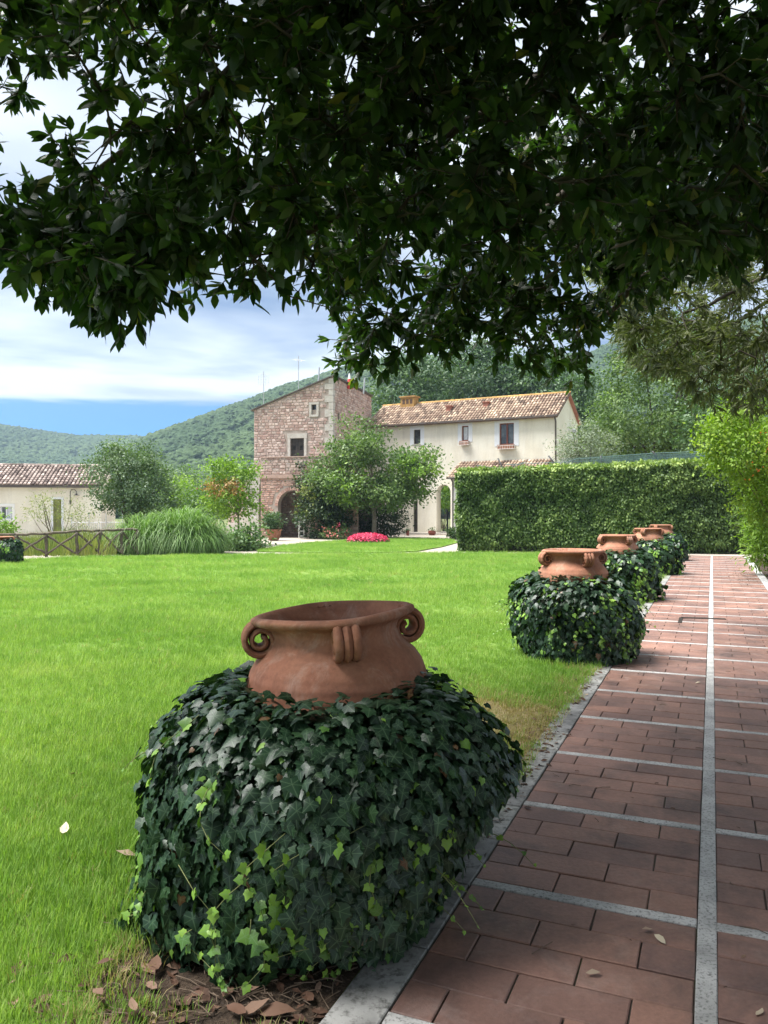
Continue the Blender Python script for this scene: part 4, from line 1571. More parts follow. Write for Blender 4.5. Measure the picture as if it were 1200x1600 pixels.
for uu_ in (pa0 - 2.4, pa0 - 1.7):
    q = MB(); q.tube([WH.pt(uu_, 0, -GW - .36), WH.pt(uu_, 1.7, -GW - .36)], .06, 6); q.build('gate_post', M['iron'], gate)
# notice box on the wall under the tree
nb = rect(WH, 545, 796, 555, 811)
nbx = empty('notice_box', tuple(WH.pt((nb[0] + nb[1]) / 2, nb[2], 0)), 0, 'small dark red notice case on the cream wall behind the tree', 'notice box')
q = MB(); WH.box(q, nb[0], nb[1], nb[2], nb[3], .0, .10); q.build('case', M['redwood'], nbx)
q = MB(); WH.box(q, nb[0] + .12, nb[1] - .06, nb[2] + .25, nb[3] - .1, .10, .105); q.build('paper', M['white'], nbx)
# little vents and chimney on the roof
def roofpt(px, s_):
    u, _ = WH.uz(px, 700)
    return WH.pt(u, EAVE + .12) + slope * s_
for (px, s_, lab) in ((690, .42, 'left one of two small red brick vents on the house roof'), (747, .50, 'right one of two small red brick vents on the house roof')):
    p = roofpt(px, s_)
    v_ = empty('roof_vent', tuple(p), 0, lab, 'roof vent', 'red vents on the house roof')
    q = MB(); q.box(p - np.array((eH[0], eH[1], 0)) * .16 - np.array((0, 0, .2)), np.array((eH[0], eH[1], 0)) * .32, -np.array((nH[0], nH[1], 0)) * .4, (0, 0, .55)); q.build('vent_body', M['redtile'], v_)
    q = MB(); q.box(p - np.array((eH[0], eH[1], 0)) * .22 + np.array((nH[0], nH[1], 0)) * .06 + Z3 * .36, np.array((eH[0], eH[1], 0)) * .44, -np.array((nH[0], nH[1], 0)) * .5, (0, 0, .07)); q.build('vent_cap', M['redtile'], v_)
p = roofpt(615, .80)
ch = empty('chimney', tuple(p), 0, 'low chimney covered in orange lichen at the left end of the house ridge', 'chimney')
x3, n3 = np.array((eH[0], eH[1], 0)), np.array((nH[0], nH[1], 0))
q = MB(); q.box(p - x3 * .55 - Z3 * .3, x3 * 1.1, -n3 * .7, (0, 0, 1.05)); q.build('stack', M['lichen'], ch)
q = MB(); q.box(p - x3 * .65 + n3 * .08 + Z3 * .76, x3 * 1.3, -n3 * .9, (0, 0, .10)); q.build('cap_slab', M['lichen'], ch)
q = MB()
for k in range(3): q.box(p - x3 * (.4 - k * .3) + n3 * .006 + Z3 * .28, x3 * .2, -n3 * .02, (0, 0, .34))
q.build('flue_opening', M['wood'], ch)
# air conditioner on the gable
gp_ = G0 + (G1 - G0) * .62 + Z3 * (CH + (800 - 679) / FPX * 52.5)
ac = empty('air_conditioner', tuple(gp_), 0, 'white air conditioner box on the gable wall of the cream house', 'air conditioner')
q = MB(); q.box(gp_ - Z3 * .35 - bk / GW * .45, bk / GW * .9, x3 * .34, (0, 0, .7)); q.build('casing', M['white'], ac)
q = MB()
for k in range(6): q.box(gp_ - Z3 * (.28 - k * .095) - bk / GW * .35 + x3 * .341, bk / GW * .7, x3 * .012, (0, 0, .045))
q.build('grille', M['iron'], ac)
# ============ low wing with lean-to roof in front of the house's right half
wing = empty('lean_to_wing', tuple(WH.pt(pa1 + .3, 0, 1.0)), 0, 'low cream wing with a lean-to tile roof showing over the hedge', 'wing')
wu0, _ = WH.uz(706, 800, 2.0)
wu1 = HL - .3
_, we = WH.uz(712, 747, 2.0)
wt = WH.uz(760, 721.5)[1]
q = MB()
WH.box(q, wu0, wu1, 0, we, .02, 2.0)
q.add([WH.pt(wu0, we, 2.0), WH.pt(wu0, we, .02), WH.pt(wu0, wt - .1, .02)], [[0, 1, 2]])
q.build('wall', M['white'], wing)
a_ = WH.pt(wu0 - .25, we + .02, 2.35); b_ = WH.pt(wu1 + .1, we + .02, 2.35)
roof_tiles(wing, a_, b_, np.array((-nH[0], -nH[1], 0)) * 2.3 + Z3 * (wt - we), 7, .215, .092, M['tile'], ridge=False)
q = MB(); q.tube([WH.pt(wu0 - .1, we - .02, 2.42), WH.pt(wu1, we - .02, 2.42)], .06, 6); q.build('gutter', M['gutter'], wing, smooth=True)
q = MB(); q.tube([WH.pt(wu0 + .12, we - .05, 2.4), WH.pt(wu0 + .12, we - .3, 2.1), WH.pt(wu0 + .12, .1, 2.1)], .05, 8); q.build('downpipe', M['gutter'], wing, smooth=True)

# ============ low cream house far left
eL = unit(np.array([[.985, .17]]))[0]; nL = np.array((eL[1], -eL[0]))
LP = at(-140, 800, 44.3)
WLo = Wall(LP[:2], eL, nL)
LLn = WLo.uz(158, 800)[0]
low = empty('low_house', tuple(WLo.pt(LLn / 2, 0)), 0, 'low cream house with a brown tile roof behind the rustic fence at the left', 'house')
le = 3.0
lwin = rect(WLo, 1, 791, 19, 811)
ldoor = rect(WLo, 83, 780, 96, 834)
ldoor = (ldoor[0], ldoor[1], .05, ldoor[3])
q = MB()
WLo.sheet(q, 0, LLn, -1, le, [lwin, ldoor], depth=.2)
q.add([WLo.pt(LLn, -1), WLo.pt(LLn, -1, -5), WLo.pt(LLn, le, -5), WLo.pt(LLn, le + 1.1, -2.5), WLo.pt(LLn, le)], [[0, 1, 2, 3, 4]])
q.build('wall', M['cream'], low)
n3l = np.array((nL[0], nL[1], 0))
roof_tiles(low, WLo.pt(-.1, le + .06, .35), WLo.pt(LLn + .15, le + .06, .35), -n3l * 2.85 + Z3 * 1.25, 9, .215, .09, M['oldtile'], ridgemat=M['oldtile'])
q = MB(); WLo.box(q, 0, LLn + .1, le - .10, le + .02, .26, .38); q.build('gutter', M['gutter'], low)
h = lwin
q = MB(); b0 = .14
WLo.box(q, h[0] - b0, h[0], h[2] - b0, h[3] + b0, -.02, .03); WLo.box(q, h[1], h[1] + b0, h[2] - b0, h[3] + b0, -.02, .031)
WLo.box(q, h[0], h[1], h[3], h[3] + b0, -.02, .029); WLo.box(q, h[0], h[1], h[2] - b0, h[2], -.02, .032)
q.build('window_surround', M['white'], low)
q = MB()
WLo.box(q, h[0], h[0] + .05, h[2], h[3], -.15, -.08); WLo.box(q, h[1] - .05, h[1], h[2], h[3], -.15, -.08); um = (h[0] + h[1]) / 2 - .02
WLo.box(q, um - .03, um + .03, h[2], h[3], -.149, -.079); WLo.box(q, h[0] + .05, h[1] - .05, h[3] - .05, h[3], -.151, -.081); WLo.box(q, h[0] + .05, h[1] - .05, h[2], h[2] + .05, -.151, -.081)
wo_ = q.build('window', M['bluewhite'], low)
q = MB(); WLo.box(q, h[0], h[1], h[2], h[3], -.19, -.16); q.build('pane', M['glass'], wo_)
q = MB(); WLo.box(q, h[0] + .28, h[0] + .48, h[2] + .05, h[3] - .05, -.159, -.155); WLo.box(q, h[1] - .24, h[1] - .08, h[2] + .05, h[3] - .05, -.158, -.154); q.build('curtain', M['curtain'], wo_)
q = MB(); WLo.box(q, ldoor[0], ldoor[1], .05, ldoor[3], -.15, -.1); WLo.box(q, ldoor[0] + .1, ldoor[1] - .1, .3, 1.0, -.101, -.09); WLo.box(q, ldoor[0] + .1, ldoor[1] - .1, 1.15, ldoor[3] - .15, -.102, -.092); q.build('door', M['olive'], low)
q = MB(); WLo.box(q, ldoor[0] - .12, ldoor[0], 0, ldoor[3] + .12, -.02, .03); WLo.box(q, ldoor[1], ldoor[1] + .12, 0, ldoor[3] + .12, -.02, .031); WLo.box(q, ldoor[0], ldoor[1], ldoor[3], ldoor[3] + .12, -.02, .029); q.build('door_surround', M['bluewhite'], low)
lu, lz = WLo.uz(110, 768)
lamp = empty('wall_lamp', tuple(WLo.pt(lu, lz, 0)), 0, 'dark hooked wall lamp with a flat shade on the low cream house', 'wall lamp')
q = MB(); q.tube([WLo.pt(lu, lz - .55, .03), WLo.pt(lu, lz, .03), WLo.pt(lu + .1, lz + .12, .1), WLo.pt(lu + .25, lz + .13, .2), WLo.pt(lu + .38, lz, .25), WLo.pt(lu + .38, lz - .12, .25)], .016, 6); q.build('bracket_arm', M['iron'], lamp)
q = MB(); q.lathe([(.03, .1), (.06, .04), (.20, 0), (.19, -.01)], 14, WLo.pt(lu + .38, lz - .22, .25), cap=True); q.build('lamp_shade', M['iron'], lamp)
q = MB(); WLo.box(q, lu - .04, lu + .04, lz - .75, lz - .5, .0, .06); q.build('wall_plate', M['iron'], lamp)

# ------------------------------------------------------------------ foliage materials
M['canopy'] = leaf_mat('canopy', [(0, (.014, .030, .010)), (.5, (.028, .056, .015)), (.8, (.055, .092, .022)), (.93, (.09, .115, .026)), (1, (.17, .16, .045))], .38, (1.6, 2.1, .6), rough=.42, spec=.4)
M['narrow'] = leaf_mat('narrow', [(0, (.065, .080, .040)), (.5, (.115, .135, .062)), (.85, (.18, .20, .09)), (1, (.30, .29, .12))], .35, (1.2, 1.4, .6), rough=.5)
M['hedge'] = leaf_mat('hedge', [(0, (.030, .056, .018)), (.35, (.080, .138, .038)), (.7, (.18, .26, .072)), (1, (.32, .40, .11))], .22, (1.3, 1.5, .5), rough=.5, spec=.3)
M['mid'] = leaf_mat('mid', [(0, (.040, .080, .026)), (.5, (.080, .150, .045)), (1, (.18, .27, .085))], .25, rough=.5, spec=.3)
M['deep'] = leaf_mat('deep', [(0, (.030, .062, .026)), (.5, (.058, .112, .042)), (1, (.12, .19, .07))], .22, rough=.5, spec=.3)
M['darkclimb'] = leaf_mat('darkclimb', [(0, (.012, .026, .010)), (.5, (.026, .052, .018)), (1, (.065, .10, .03))], .2, rough=.5, spec=.3)
M['leafy'] = leaf_mat('leafy', [(0, (.042, .078, .026)), (.5, (.090, .152, .046)), (1, (.20, .28, .09))], .28, rough=.5, spec=.3)
M['greygreen'] = leaf_mat('greygreen', [(0, (.045, .080, .038)), (.5, (.085, .140, .065)), (1, (.17, .24, .11))], .25, rough=.5, spec=.3)
M['fresh'] = leaf_mat('fresh', [(0, (.075, .14, .020)), (.5, (.14, .25, .030)), (1, (.26, .38, .055))], .30, rough=.5, spec=.25)
M['lime_leaf'] = leaf_mat('lime_leaf', [(0, (.075, .145, .014)), (.5, (.155, .255, .026)), (1, (.31, .40, .06))], .32, rough=.5, spec=.25)
M['silver'] = leaf_mat('silver', [(0, (.10, .13, .085)), (.5, (.17, .21, .14)), (1, (.28, .33, .24))], .2, rough=.55, spec=.3)
M['autumn'] = leaf_mat('autumn', [(0, (.20, .10, .04)), (.5, (.30, .16, .05)), (1, (.30, .26, .05))], .25, rough=.5)
M['reed'] = leaf_mat('reed', [(0, (.070, .135, .035)), (.5, (.14, .25, .06)), (1, (.30, .42, .16))], .25, rough=.5)
M['weed'] = leaf_mat('weed', [(0, (.06, .10, .025)), (.4, (.14, .19, .045)), (.7, (.24, .27, .07)), (1, (.40, .37, .15))], .25, rough=.6)
M['pink'] = leaf_mat('pink', [(0, (.42, .02, .07)), (.5, (.66, .05, .14)), (1, (.80, .16, .26))], .2, (1.2, .8, .9), rough=.5)
M['rose'] = leaf_mat('rose', [(0, (.55, .08, .08)), (1, (.80, .35, .32))], .2, (1.1, .8, .8), rough=.5)
M['orange'] = leaf_mat('orange', [(0, (.70, .10, .02)), (1, (.85, .25, .04))], .2, (1.1, .8, .5), rough=.5)
M['deadleaf'] = leaf_mat('deadleaf', [(0, (.055, .032, .022)), (.45, (.115, .062, .040)), (.75, (.26, .17, .12)), (1, (.58, .50, .36))], .1, (1, .9, .7), rough=.7, spec=.2)

# leaf templates: tip along +y, face along +z
ELL = np.array([(0, 0, 0), (-.145, .22, -.04), (-.205, .48, -.06), (-.135, .76, -.055), (0, 1, -.10), (.135, .76, -.055), (.205, .48, -.06), (.145, .22, -.04), (0, .48, .0)])
ELF = [np.array([[0, 8, 1], [1, 8, 2], [2, 8, 3], [3, 8, 4], [4, 8, 5], [5, 8, 6], [6, 8, 7], [7, 8, 0]])]
NAR = ELL * np.array((.52, 1, .8))
DIA = np.array([(0, 0, 0), (-.27, .45, -.06), (0, 1, -.08), (.27, .45, -.06)])
DIF = [np.array([[0, 2, 1], [0, 3, 2]])]
THN = DIA * np.array((.45, 1, 1))


# ------------------------------------------------------------------ the tree over the viewer
def grow(root_pts, targets, name_seed=0, sag=.12):
    """attach each target to the nearest point already grown; returns node arrays and twig polylines"""
    nodes = [np.array(p) for p in root_pts]
    arr = np.array(nodes)
    order = np.argsort([np.min(np.linalg.norm(arr - t, axis=1)) for t in targets])
    twigs = []
    for i in order:
        tgt = targets[i]
        dd = np.linalg.norm(arr - tgt, axis=1) + .25 * np.maximum(0, tgt[2] - arr[:, 2]) * 0
        j = int(np.argmin(dd))
        a = arr[j]
        L = dd[j]
        n = max(2, int(L / .18) + 1)
        f = np.linspace(0, 1, n + 1)[:, None]
        side = rng.normal(0, .07 * L, 3)
        pts = a + (tgt - a) * f + np.sin(f * math.pi) * (side + np.array((0, 0, sag * L)))
        twigs.append((i, pts))
        arr = np.concatenate([arr, pts[1:]])
    return twigs


def limb_curve(pts, n=14):
    """smooth polyline through control points"""
    P_ = [np.array(p, float) for p in pts]
    P_ = [2 * P_[0] - P_[1]] + P_ + [2 * P_[-1] - P_[-2]]
    o = []
    for i in range(1, len(P_) - 2):
        p0, p1, p2, p3 = P_[i - 1:i + 3]
        m_ = max(3, int(np.linalg.norm(p2 - p1) / .3))
        for k in range(m_):
            t_ = k / m_
            o.append(.5 * ((2 * p1) + (-p0 + p2) * t_ + (2 * p0 - 5 * p1 + 4 * p2 - p3) * t_ ** 2 + (-p0 + 3 * p1 - 3 * p2 + p3) * t_ ** 3))
    o.append(P_[-2])
    o = np.array(o)
    o[1:-1] += rng.normal(0, .025, (len(o) - 2, 3))
    return o


def rosettes(twigs, nper, leaf_len, tightness=.10, droop=.3, nleaf=(6, 10)):
    """leaf positions along the outer part of every twig, in whorls round short shoots"""
    pos, rot, sc = [], [], []
    shoots = []
    for (i, pts) in twigs:
        L = len(pts)
        ax = unit((pts[-1] - pts[max(0, L - 3)])[None])[0]
        for s_ in range(nper):
            if s_ == 0:
                p0, tip = pts[-1], pts[-1] + ax * .02
                d = ax
            else:
                k = max(1, L - 1 - rng.integers(0, max(1, min(L - 1, 5))))
                p0 = pts[k]
                d = unit((ax * .55 + rng.normal(0, .65, 3) + np.array((0, 0, -.12)))[None])[0]
                tip = p0 + d * rng.uniform(.08, .24)
                shoots.append((p0, tip))
            n = rng.integers(*nleaf)
            for q_ in range(n):
                rd = rng.normal(0, 1, 3)
                rd -= d * rd.dot(d)
                rd /= np.linalg.norm(rd) + 1e-9
                th = rng.uniform(.35, 1.45)
                ld = d * math.cos(th) + rd * math.sin(th) + np.array((0, 0, -droop * rng.uniform(.3, 1.3)))
                b0 = tip - d * rng.uniform(0, tightness)
                up = d * math.sin(th) - rd * math.cos(th)
                up = up * (1 if up[2] > 0 else -1) + np.array((0, 0, .6)) + rng.normal(0, .35, 3)
                pos.append(b0); rot.append((ld, up)); sc.append(leaf_len * rng.uniform(.65, 1.2))
    pos = np.array(pos)
    dd = np.array([a for a, _ in rot]); uu = np.array([a for _, a in rot])
    return pos, frames(dd, uu), np.array(sc), shoots


def proj(p):
    p = np.atleast_2d(p)
    y = np.maximum(p[:, 1], .05)
    return 600 + FPX * p[:, 0] / y, 800 - FPX * (p[:, 2] - CH) / y, p[:, 1]


bx_ = [-400, 0, 60, 110, 150, 200, 250, 272, 285, 300, 315, 350, 420, 450, 470, 500, 540, 560, 600, 700, 1000, 1600]
by_ = [390, 410, 440, 455, 488, 478, 440, 390, 380, 395, 455, 478, 500, 480, 470, 488, 470, 440, 430, 430, 400, 380]
fx_ = [480, 500, 520, 550, 600, 640, 700, 760, 800, 850, 890, 915, 935, 960, 1000, 1050, 1100, 1200, 1600]
fy_ = [440, 520, 560, 590, 585, 555, 548, 550, 560, 572, 590, 578, 520, 480, 455, 445, 430, 420, 420]
tg, kindt = [], []
# near boughs of the silhouette on the left, fanning towards the viewer's left
while len(tg) < 690:
    px = rng.uniform(-260, 1350)
    py = rng.uniform(-160, np.interp(px, bx_, by_) - 12)
    Y = rng.uniform(3.1, 5.2)
    if px < 135 and 95 < py < 325 and rng.random() < .80: continue
    if 115 < px < 330 and 120 < py < 190 and rng.random() < .6: continue
    if px < 230 and 265 < py < 330 and rng.random() < .5: continue
    p = at(px, py, Y)
    if p[2] > 6.0: continue
    tg.append(p)
while len(tg) < 750:
    px = rng.uniform(-10, 262)
    tg.append(at(px, rng.uniform(325, np.interp(px, bx_, by_) - 10), rng.uniform(3.2, 4.4)))
n_near_t = len(tg)
while len(tg) < n_near_t + 560:
    px = rng.uniform(485, 1420)
    py = rng.uniform(120, np.interp(px, fx_, fy_) - 8)
    Y = rng.uniform(5.0, 7.4)
    if py < 330 and rng.random() < .35: continue
    p = at(px, py, Y)
    if p[2] > 6.4: continue
    tg.append(p)
n_vis = len(tg)
# unseen low boughs behind and right of the viewer, added to darken the path
n_low = n_vis + 820
while len(tg) < n_low:
    p = np.array((rng.uniform(-2.5, 6.5), rng.uniform(-5.5, -1.5), rng.uniform(1.8, 4.2))) if len(tg) % 3 else np.array((rng.uniform(2.6, 7.0), rng.uniform(-2, 4.2), rng.uniform(2.2, 4.0)))
    if p[1] > 0 and p[0] < .50 * p[1] + .7: continue
    tg.append(p)
# the rest of the crown, above and behind the viewer
while len(tg) < n_low + 1150:
    p = np.array((rng.uniform(-1.7, 7.5), rng.uniform(-4.5, 7.0), rng.uniform(3.7, 6.6)))
    if len(tg) % 2: p = np.array((rng.uniform(-2.3, 1.8), rng.uniform(-.6, 4.6), rng.uniform(3.6, 5.4)))  # extra unseen sprays overhead, added to deepen the shade on the near path
    if p[1] > .4:
        px, py, _ = proj(p)
        if py[0] > -60: continue
    tg.append(p)
tg = np.array(tg)
F0 = np.array((3.5, .2, 2.5))
limbs = [limb_curve(l) for l in (
    [F0, (2.5, 2.0, 4.1), (1.0, 3.3, 4.35), (-.4, 4.0, 3.95), (-1.5, 4.0, 3.2)],
    [F0, (2.2, 1.9, 4.7), (.3, 3.0, 4.7), (-1.6, 3.4, 4.3), (-2.5, 3.5, 3.8)],
    [F0, (2.8, 2.6, 4.4), (1.3, 4.6, 4.3), (0, 4.7, 3.5), (-.6, 4.6, 3.05)],
    [F0, (3.2, 3.3, 4.5), (2.0, 5.6, 4.3), (.8, 6.4, 3.5), (.25, 6.8, 2.95)],
    [F0, (3.5, 3.4, 4.4), (3.0, 5.4, 4.1), (2.1, 6.4, 3.4), (1.7, 6.8, 2.95)],
    [F0, (4.1, 3.0, 4.4), (4.2, 5.0, 4.3), (3.6, 6.3, 3.9)],
    [F0, (1.9, .3, 4.4), (.2, -.2, 5.0), (-1.0, .6, 5.2)],
    [F0, (3.2, -1.8, 4.6), (2.2, -3.4, 5.0)],
    [F0, (5.0, -.6, 4.6), (6.2, -1.2, 5.2)], [F0, (4.8, 1.6, 4.8), (5.9, 3.2, 5.2)],
    [F0, (3.3, 1.0, 4.6), (2.8, 1.5, 6.2)])]
canopy = empty('shade_tree', (3.4, .1, 0), 0, 'dark leafy tree whose branches hang over the top of the view', 'tree')
q = MB()
q.tube([(3.42, .08, -.1), (3.40, .10, .35), (3.45, .12, 1.2), (3.48, .18, 2.0), tuple(F0)], [.36, .27, .235, .22, .21], 14)
q.build('trunk', M['bark'], canopy, smooth=True)
for l in limbs:
    n = len(l)
    q = MB(); q.tube(l, list(np.linspace(.105, .016, n)), 8); q.build('limb', M['bark'], canopy, smooth=True)
tw = grow(np.concatenate(limbs), tg)
q = MB()
for (i, pts) in tw:
    n = len(pts)
    r0 = min(.016, .006 + .006 * np.linalg.norm(pts[-1] - pts[0]))
    q.tube(pts, list(np.linspace(r0, .003, n)), 5, cap=False)
near_tw = [x for x in tw if x[0] < n_near_t]
far_tw = [x for x in tw if n_near_t <= x[0] < n_vis]
top_tw = [x for x in tw if x[0] >= n_vis]
A_ = rosettes(near_tw, 6, .100, droop=.42)
B_ = rosettes(far_tw, 6, .100, droop=.42, nleaf=(7, 11))
C_ = rosettes(top_tw, 5, .15, nleaf=(7, 10))
for sh in (A_[3], B_[3], C_[3]):
    for (a, b_) in sh: q.tube([a, b_], [.0035, .002], 4, cap=False)
q.build('twigs', M['bark'], canopy, smooth=True, kind='stuff')
pos = np.concatenate([A_[0], B_[0], C_[0]]); rot = np.concatenate([A_[1], B_[1], C_[1]]); sc = np.concatenate([A_[2], B_[2], C_[2]])
tint = np.clip(rng.beta(2, 2.2, len(pos)) * .9 + .25 * (vnoise(pos[:, 0], pos[:, 2], 1.8, 3) - .5), 0, 1)
tint[rng.random(len(pos)) < .02] = 1.0
px, py, dep = proj(pos + rot[:, :, 1] * (sc * .5)[:, None])
vis = (dep > 1) & (px > 5) & (px < 1195) & (py > 5) & (py < 640)
size = np.where(vis, sc / np.maximum(dep, .5) * (.35 + .65 * np.abs(rot[:, 1, 2])), 0)
# leaves at the fringe show best: prefer those low in the silhouette and near
size *= np.where(py > np.interp(px, bx_, by_) - 170, 1.5, 1.0)
sel = np.argsort(-size)[:300]
part = np.zeros(len(pos), bool); part[sel] = True
kinds = []
for k in range(10):
    tv_ = ELL.copy(); tv_[:, 2] *= rng.uniform(.3, 2.2); tv_[:, 0] *= rng.uniform(.85, 1.2)
    tv_[:, 0] += .05 * rng.normal() * np.sin(tv_[:, 1] * 3)
    kinds.append(mesh_np('leaf', tv_, ELF, M['canopy'], np.full(len(tv_), .08 + .9 * k / 9), None, True))
for i in sel:
    o = bpy.data.objects.new('leaf', kinds[min(9, int(tint[i] * 9.99))])
    COL.objects.link(o)
    o.parent = canopy
    o.matrix_parent_inverse = Matrix.Translation(canopy.location).inverted()
    o.matrix_basis = Matrix([[*(rot[i][r_] * sc[i]), pos[i][r_]] for r_ in range(3)] + [[0, 0, 0, 1]])
rest = ~part
V, Fs, T, _ = scatter(ELL, ELF, pos[rest], rot[rest], sc[rest], tint[rest])
link('foliage', mesh_np('foliage', V, Fs, M['canopy'], T, None, True), canopy, True)['kind'] = 'stuff'

# second tree, right of the path: finer, narrow olive coloured leaves
jx_ = [930, 960, 1000, 1050, 1090, 1130, 1200, 1600]
jy_ = [455, 520, 585, 605, 645, 650, 655, 650]
tg2 = []
while len(tg2) < 640:
    px = rng.uniform(925, 1460)
    py = rng.uniform(330, np.interp(px, jx_, jy_) - 10)
    p = at(px, py, rng.uniform(7.6, 11.0))
    tg2.append(p)
while len(tg2) < 700:
    tg2.append(np.array((rng.uniform(4.5, 9.5), rng.uniform(6.5, 12), rng.uniform(4.3, 6.2))))
tg2 = np.array(tg2)
B0 = np.array((7.2, 9.4, 2.0))
limbs2 = [limb_curve(l) for l in ([B0, (6.0, 9.2, 3.9), (4.6, 9.0, 4.2), (3.3, 8.7, 3.7)], [B0, (6.2, 8.4, 3.6), (5.0, 8.0, 3.5), (4.2, 7.9, 3.0)], [B0, (6.6, 9.8, 4.2), (5.2, 10.2, 4.3), (4.0, 10, 3.6)], [B0, (7.8, 9.6, 4.6), (8.4, 10.2, 5.6)])]
nt_ = empty('narrow_leaved_tree', (7.2, 9.4, 0), 0, 'drooping tree with fine narrow olive coloured leaves above the lime green shrub', 'tree')
q = MB(); q.tube([(7.22, 9.42, -.1), (7.2, 9.4, .5), tuple(B0)], [.25, .19, .16], 12); q.build('trunk', M['bark'], nt_, smooth=True)
for l in limbs2:
    q = MB(); q.tube(l, list(np.linspace(.075, .014, len(l))), 7); q.build('limb', M['bark'], nt_, smooth=True)
tw2 = grow(np.concatenate(limbs2), tg2, sag=.2)
q = MB()
for (i, pts) in tw2: q.tube(pts, list(np.linspace(.010, .003, len(pts))), 4, cap=False)
q.build('twigs', M['bark'], nt_, smooth=True, kind='stuff')
pos, rot, sc, sh = rosettes(tw2, 8, .105, .16, .55, (7, 11))
tint = rng.beta(2, 2.4, len(pos))
V, Fs, T, _ = scatter(NAR, ELF, pos, rot, sc, tint)
link('foliage', mesh_np('foliage', V, Fs, M['narrow'], T, None, True), nt_, True)['kind'] = 'stuff'


# ------------------------------------------------------------------ trees and shrubs farther off
def leaf_cloud(blobs, n, size, clumps, spread, tv=DIA, tf=DIF, flat=.5, shell=.55):
    """leaves gathered in clumps spread through ellipsoids (cx,cy,cz,rx,ry,rz)"""
    B = np.array(blobs, float)
    vol = B[:, 3] * B[:, 4] * B[:, 5]
    k = rng.choice(len(B), clumps, p=vol ** .7 / (vol ** .7).sum())
    rad = shell + (1 - shell) * rng.random(clumps) ** .5
    u = rand_unit(clumps)
    cc = B[k, :3] + u * rad[:, None] * B[k, 3:]
    cs = spread * rng.uniform(.6, 1.3, clumps)
    ci = rng.integers(0, clumps, n)
    P_ = cc[ci] + rng.normal(0, 1, (n, 3)) * cs[ci][:, None] * np.array((1, 1, .62))
    outw = unit(P_ - B[k[ci], :3])
    nn = unit(outw * .5 + np.array((0, 0, flat)) + rng.normal(0, .45, (n, 3)))
    d = outw * .6 + rng.normal(0, .7, (n, 3)) + np.array((0, 0, -.25))
    ct = rng.random(clumps)
    ti = np.clip(.25 + .5 * (ct[ci] - .3) + .5 * rng.random(n) * .8, 0, 1)
    return P_, frames(d, nn), size * rng.uniform(.6, 1.3, n), ti, cc


def woody(root, base, clumps, r0, mat, fork_z, n=14, lean=(0, 0)):
    """tapered trunk with limbs reaching to some of the leaf clumps"""
    b = np.array(base, float)
    f = b + np.array((lean[0], lean[1], fork_z))
    q = MB()
    q.tube([b - Z3 * .1, b + (f - b) * .5 + np.array((.03, .02, 0)), f], [r0 * 1.25, r0, r0 * .85], 9)
    sel = rng.choice(len(clumps), min(n, len(clumps)), replace=False)
    for i in sel:
        c_ = clumps[i]
        m_ = f + (c_ - f) * .45 + np.array((0, 0, .12 * np.linalg.norm(c_ - f)))
        q.tube([f - Z3 * .05, m_, c_], [r0 * .5, r0 * .3, r0 * .08], 5, cap=False)
    q.build('trunk', mat, root, smooth=True)


def plant(name, label, cat, base, blobs, n, size, mat, clumps=120, spread=.35, trunk=None, group=None, tv=DIA, tf=DIF, bark='bark', lean=(0, 0), extra=None, shell=.55, flat=.5, nl=14):
    root = empty(name, tuple(base), 0, label, cat, group)
    P_, Rm, sc, ti, cc = leaf_cloud(blobs, n, size, clumps, spread, tv, tf, flat, shell)
    k = P_[:, 2] > base[2] + .02
    P_, Rm, sc, ti = P_[k], Rm[k], sc[k], ti[k]
    if trunk:
        woody(root, base, cc, trunk[0], M[bark], trunk[1], nl, lean)
    else:
        q = MB()
        for i in rng.choice(len(cc), min(14, len(cc)), replace=False):
            q.tube([np.array(base) - Z3 * .05 + rng.normal(0, .05, 3) * (1, 1, 0), (np.array(base) + cc[i]) / 2 + rng.normal(0, .1, 3), cc[i]], [.018, .012, .005], 4, cap=False)
        q.build('stems', M['brownstem'], root, smooth=True)
    V, Fs, T, _ = scatter(tv, tf, P_, Rm, sc, ti)
    link('foliage', mesh_np('foliage', V, Fs, M[mat], T, None, False), root, True)['kind'] = 'stuff'
    if extra:
        for (nm, bl, n_, s_, mt, cl, spd) in extra:
            P_, Rm, sc, ti, _ = leaf_cloud(bl, n_, s_, cl, spd, shell=.7)
            V, Fs, T, _ = scatter(DIA, DIF, P_, Rm, sc, ti)
            link(nm, mesh_np(nm, V, Fs, M[mt], T, None, False), root, True)['kind'] = 'stuff'
    return root


def blob(px, py, Y, rpx, rpy, ry=None):
    """ellipsoid whose outline is rpx by rpy photo pixels at depth Y"""
    c_ = at(px, py, Y)
    rx, rz = rpx / FPX * Y, rpy / FPX * Y
    return (*c_, rx, ry or rx, rz)


def gx(px, Y): return np.array(((px - 600) / FPX * Y, Y, 0.))


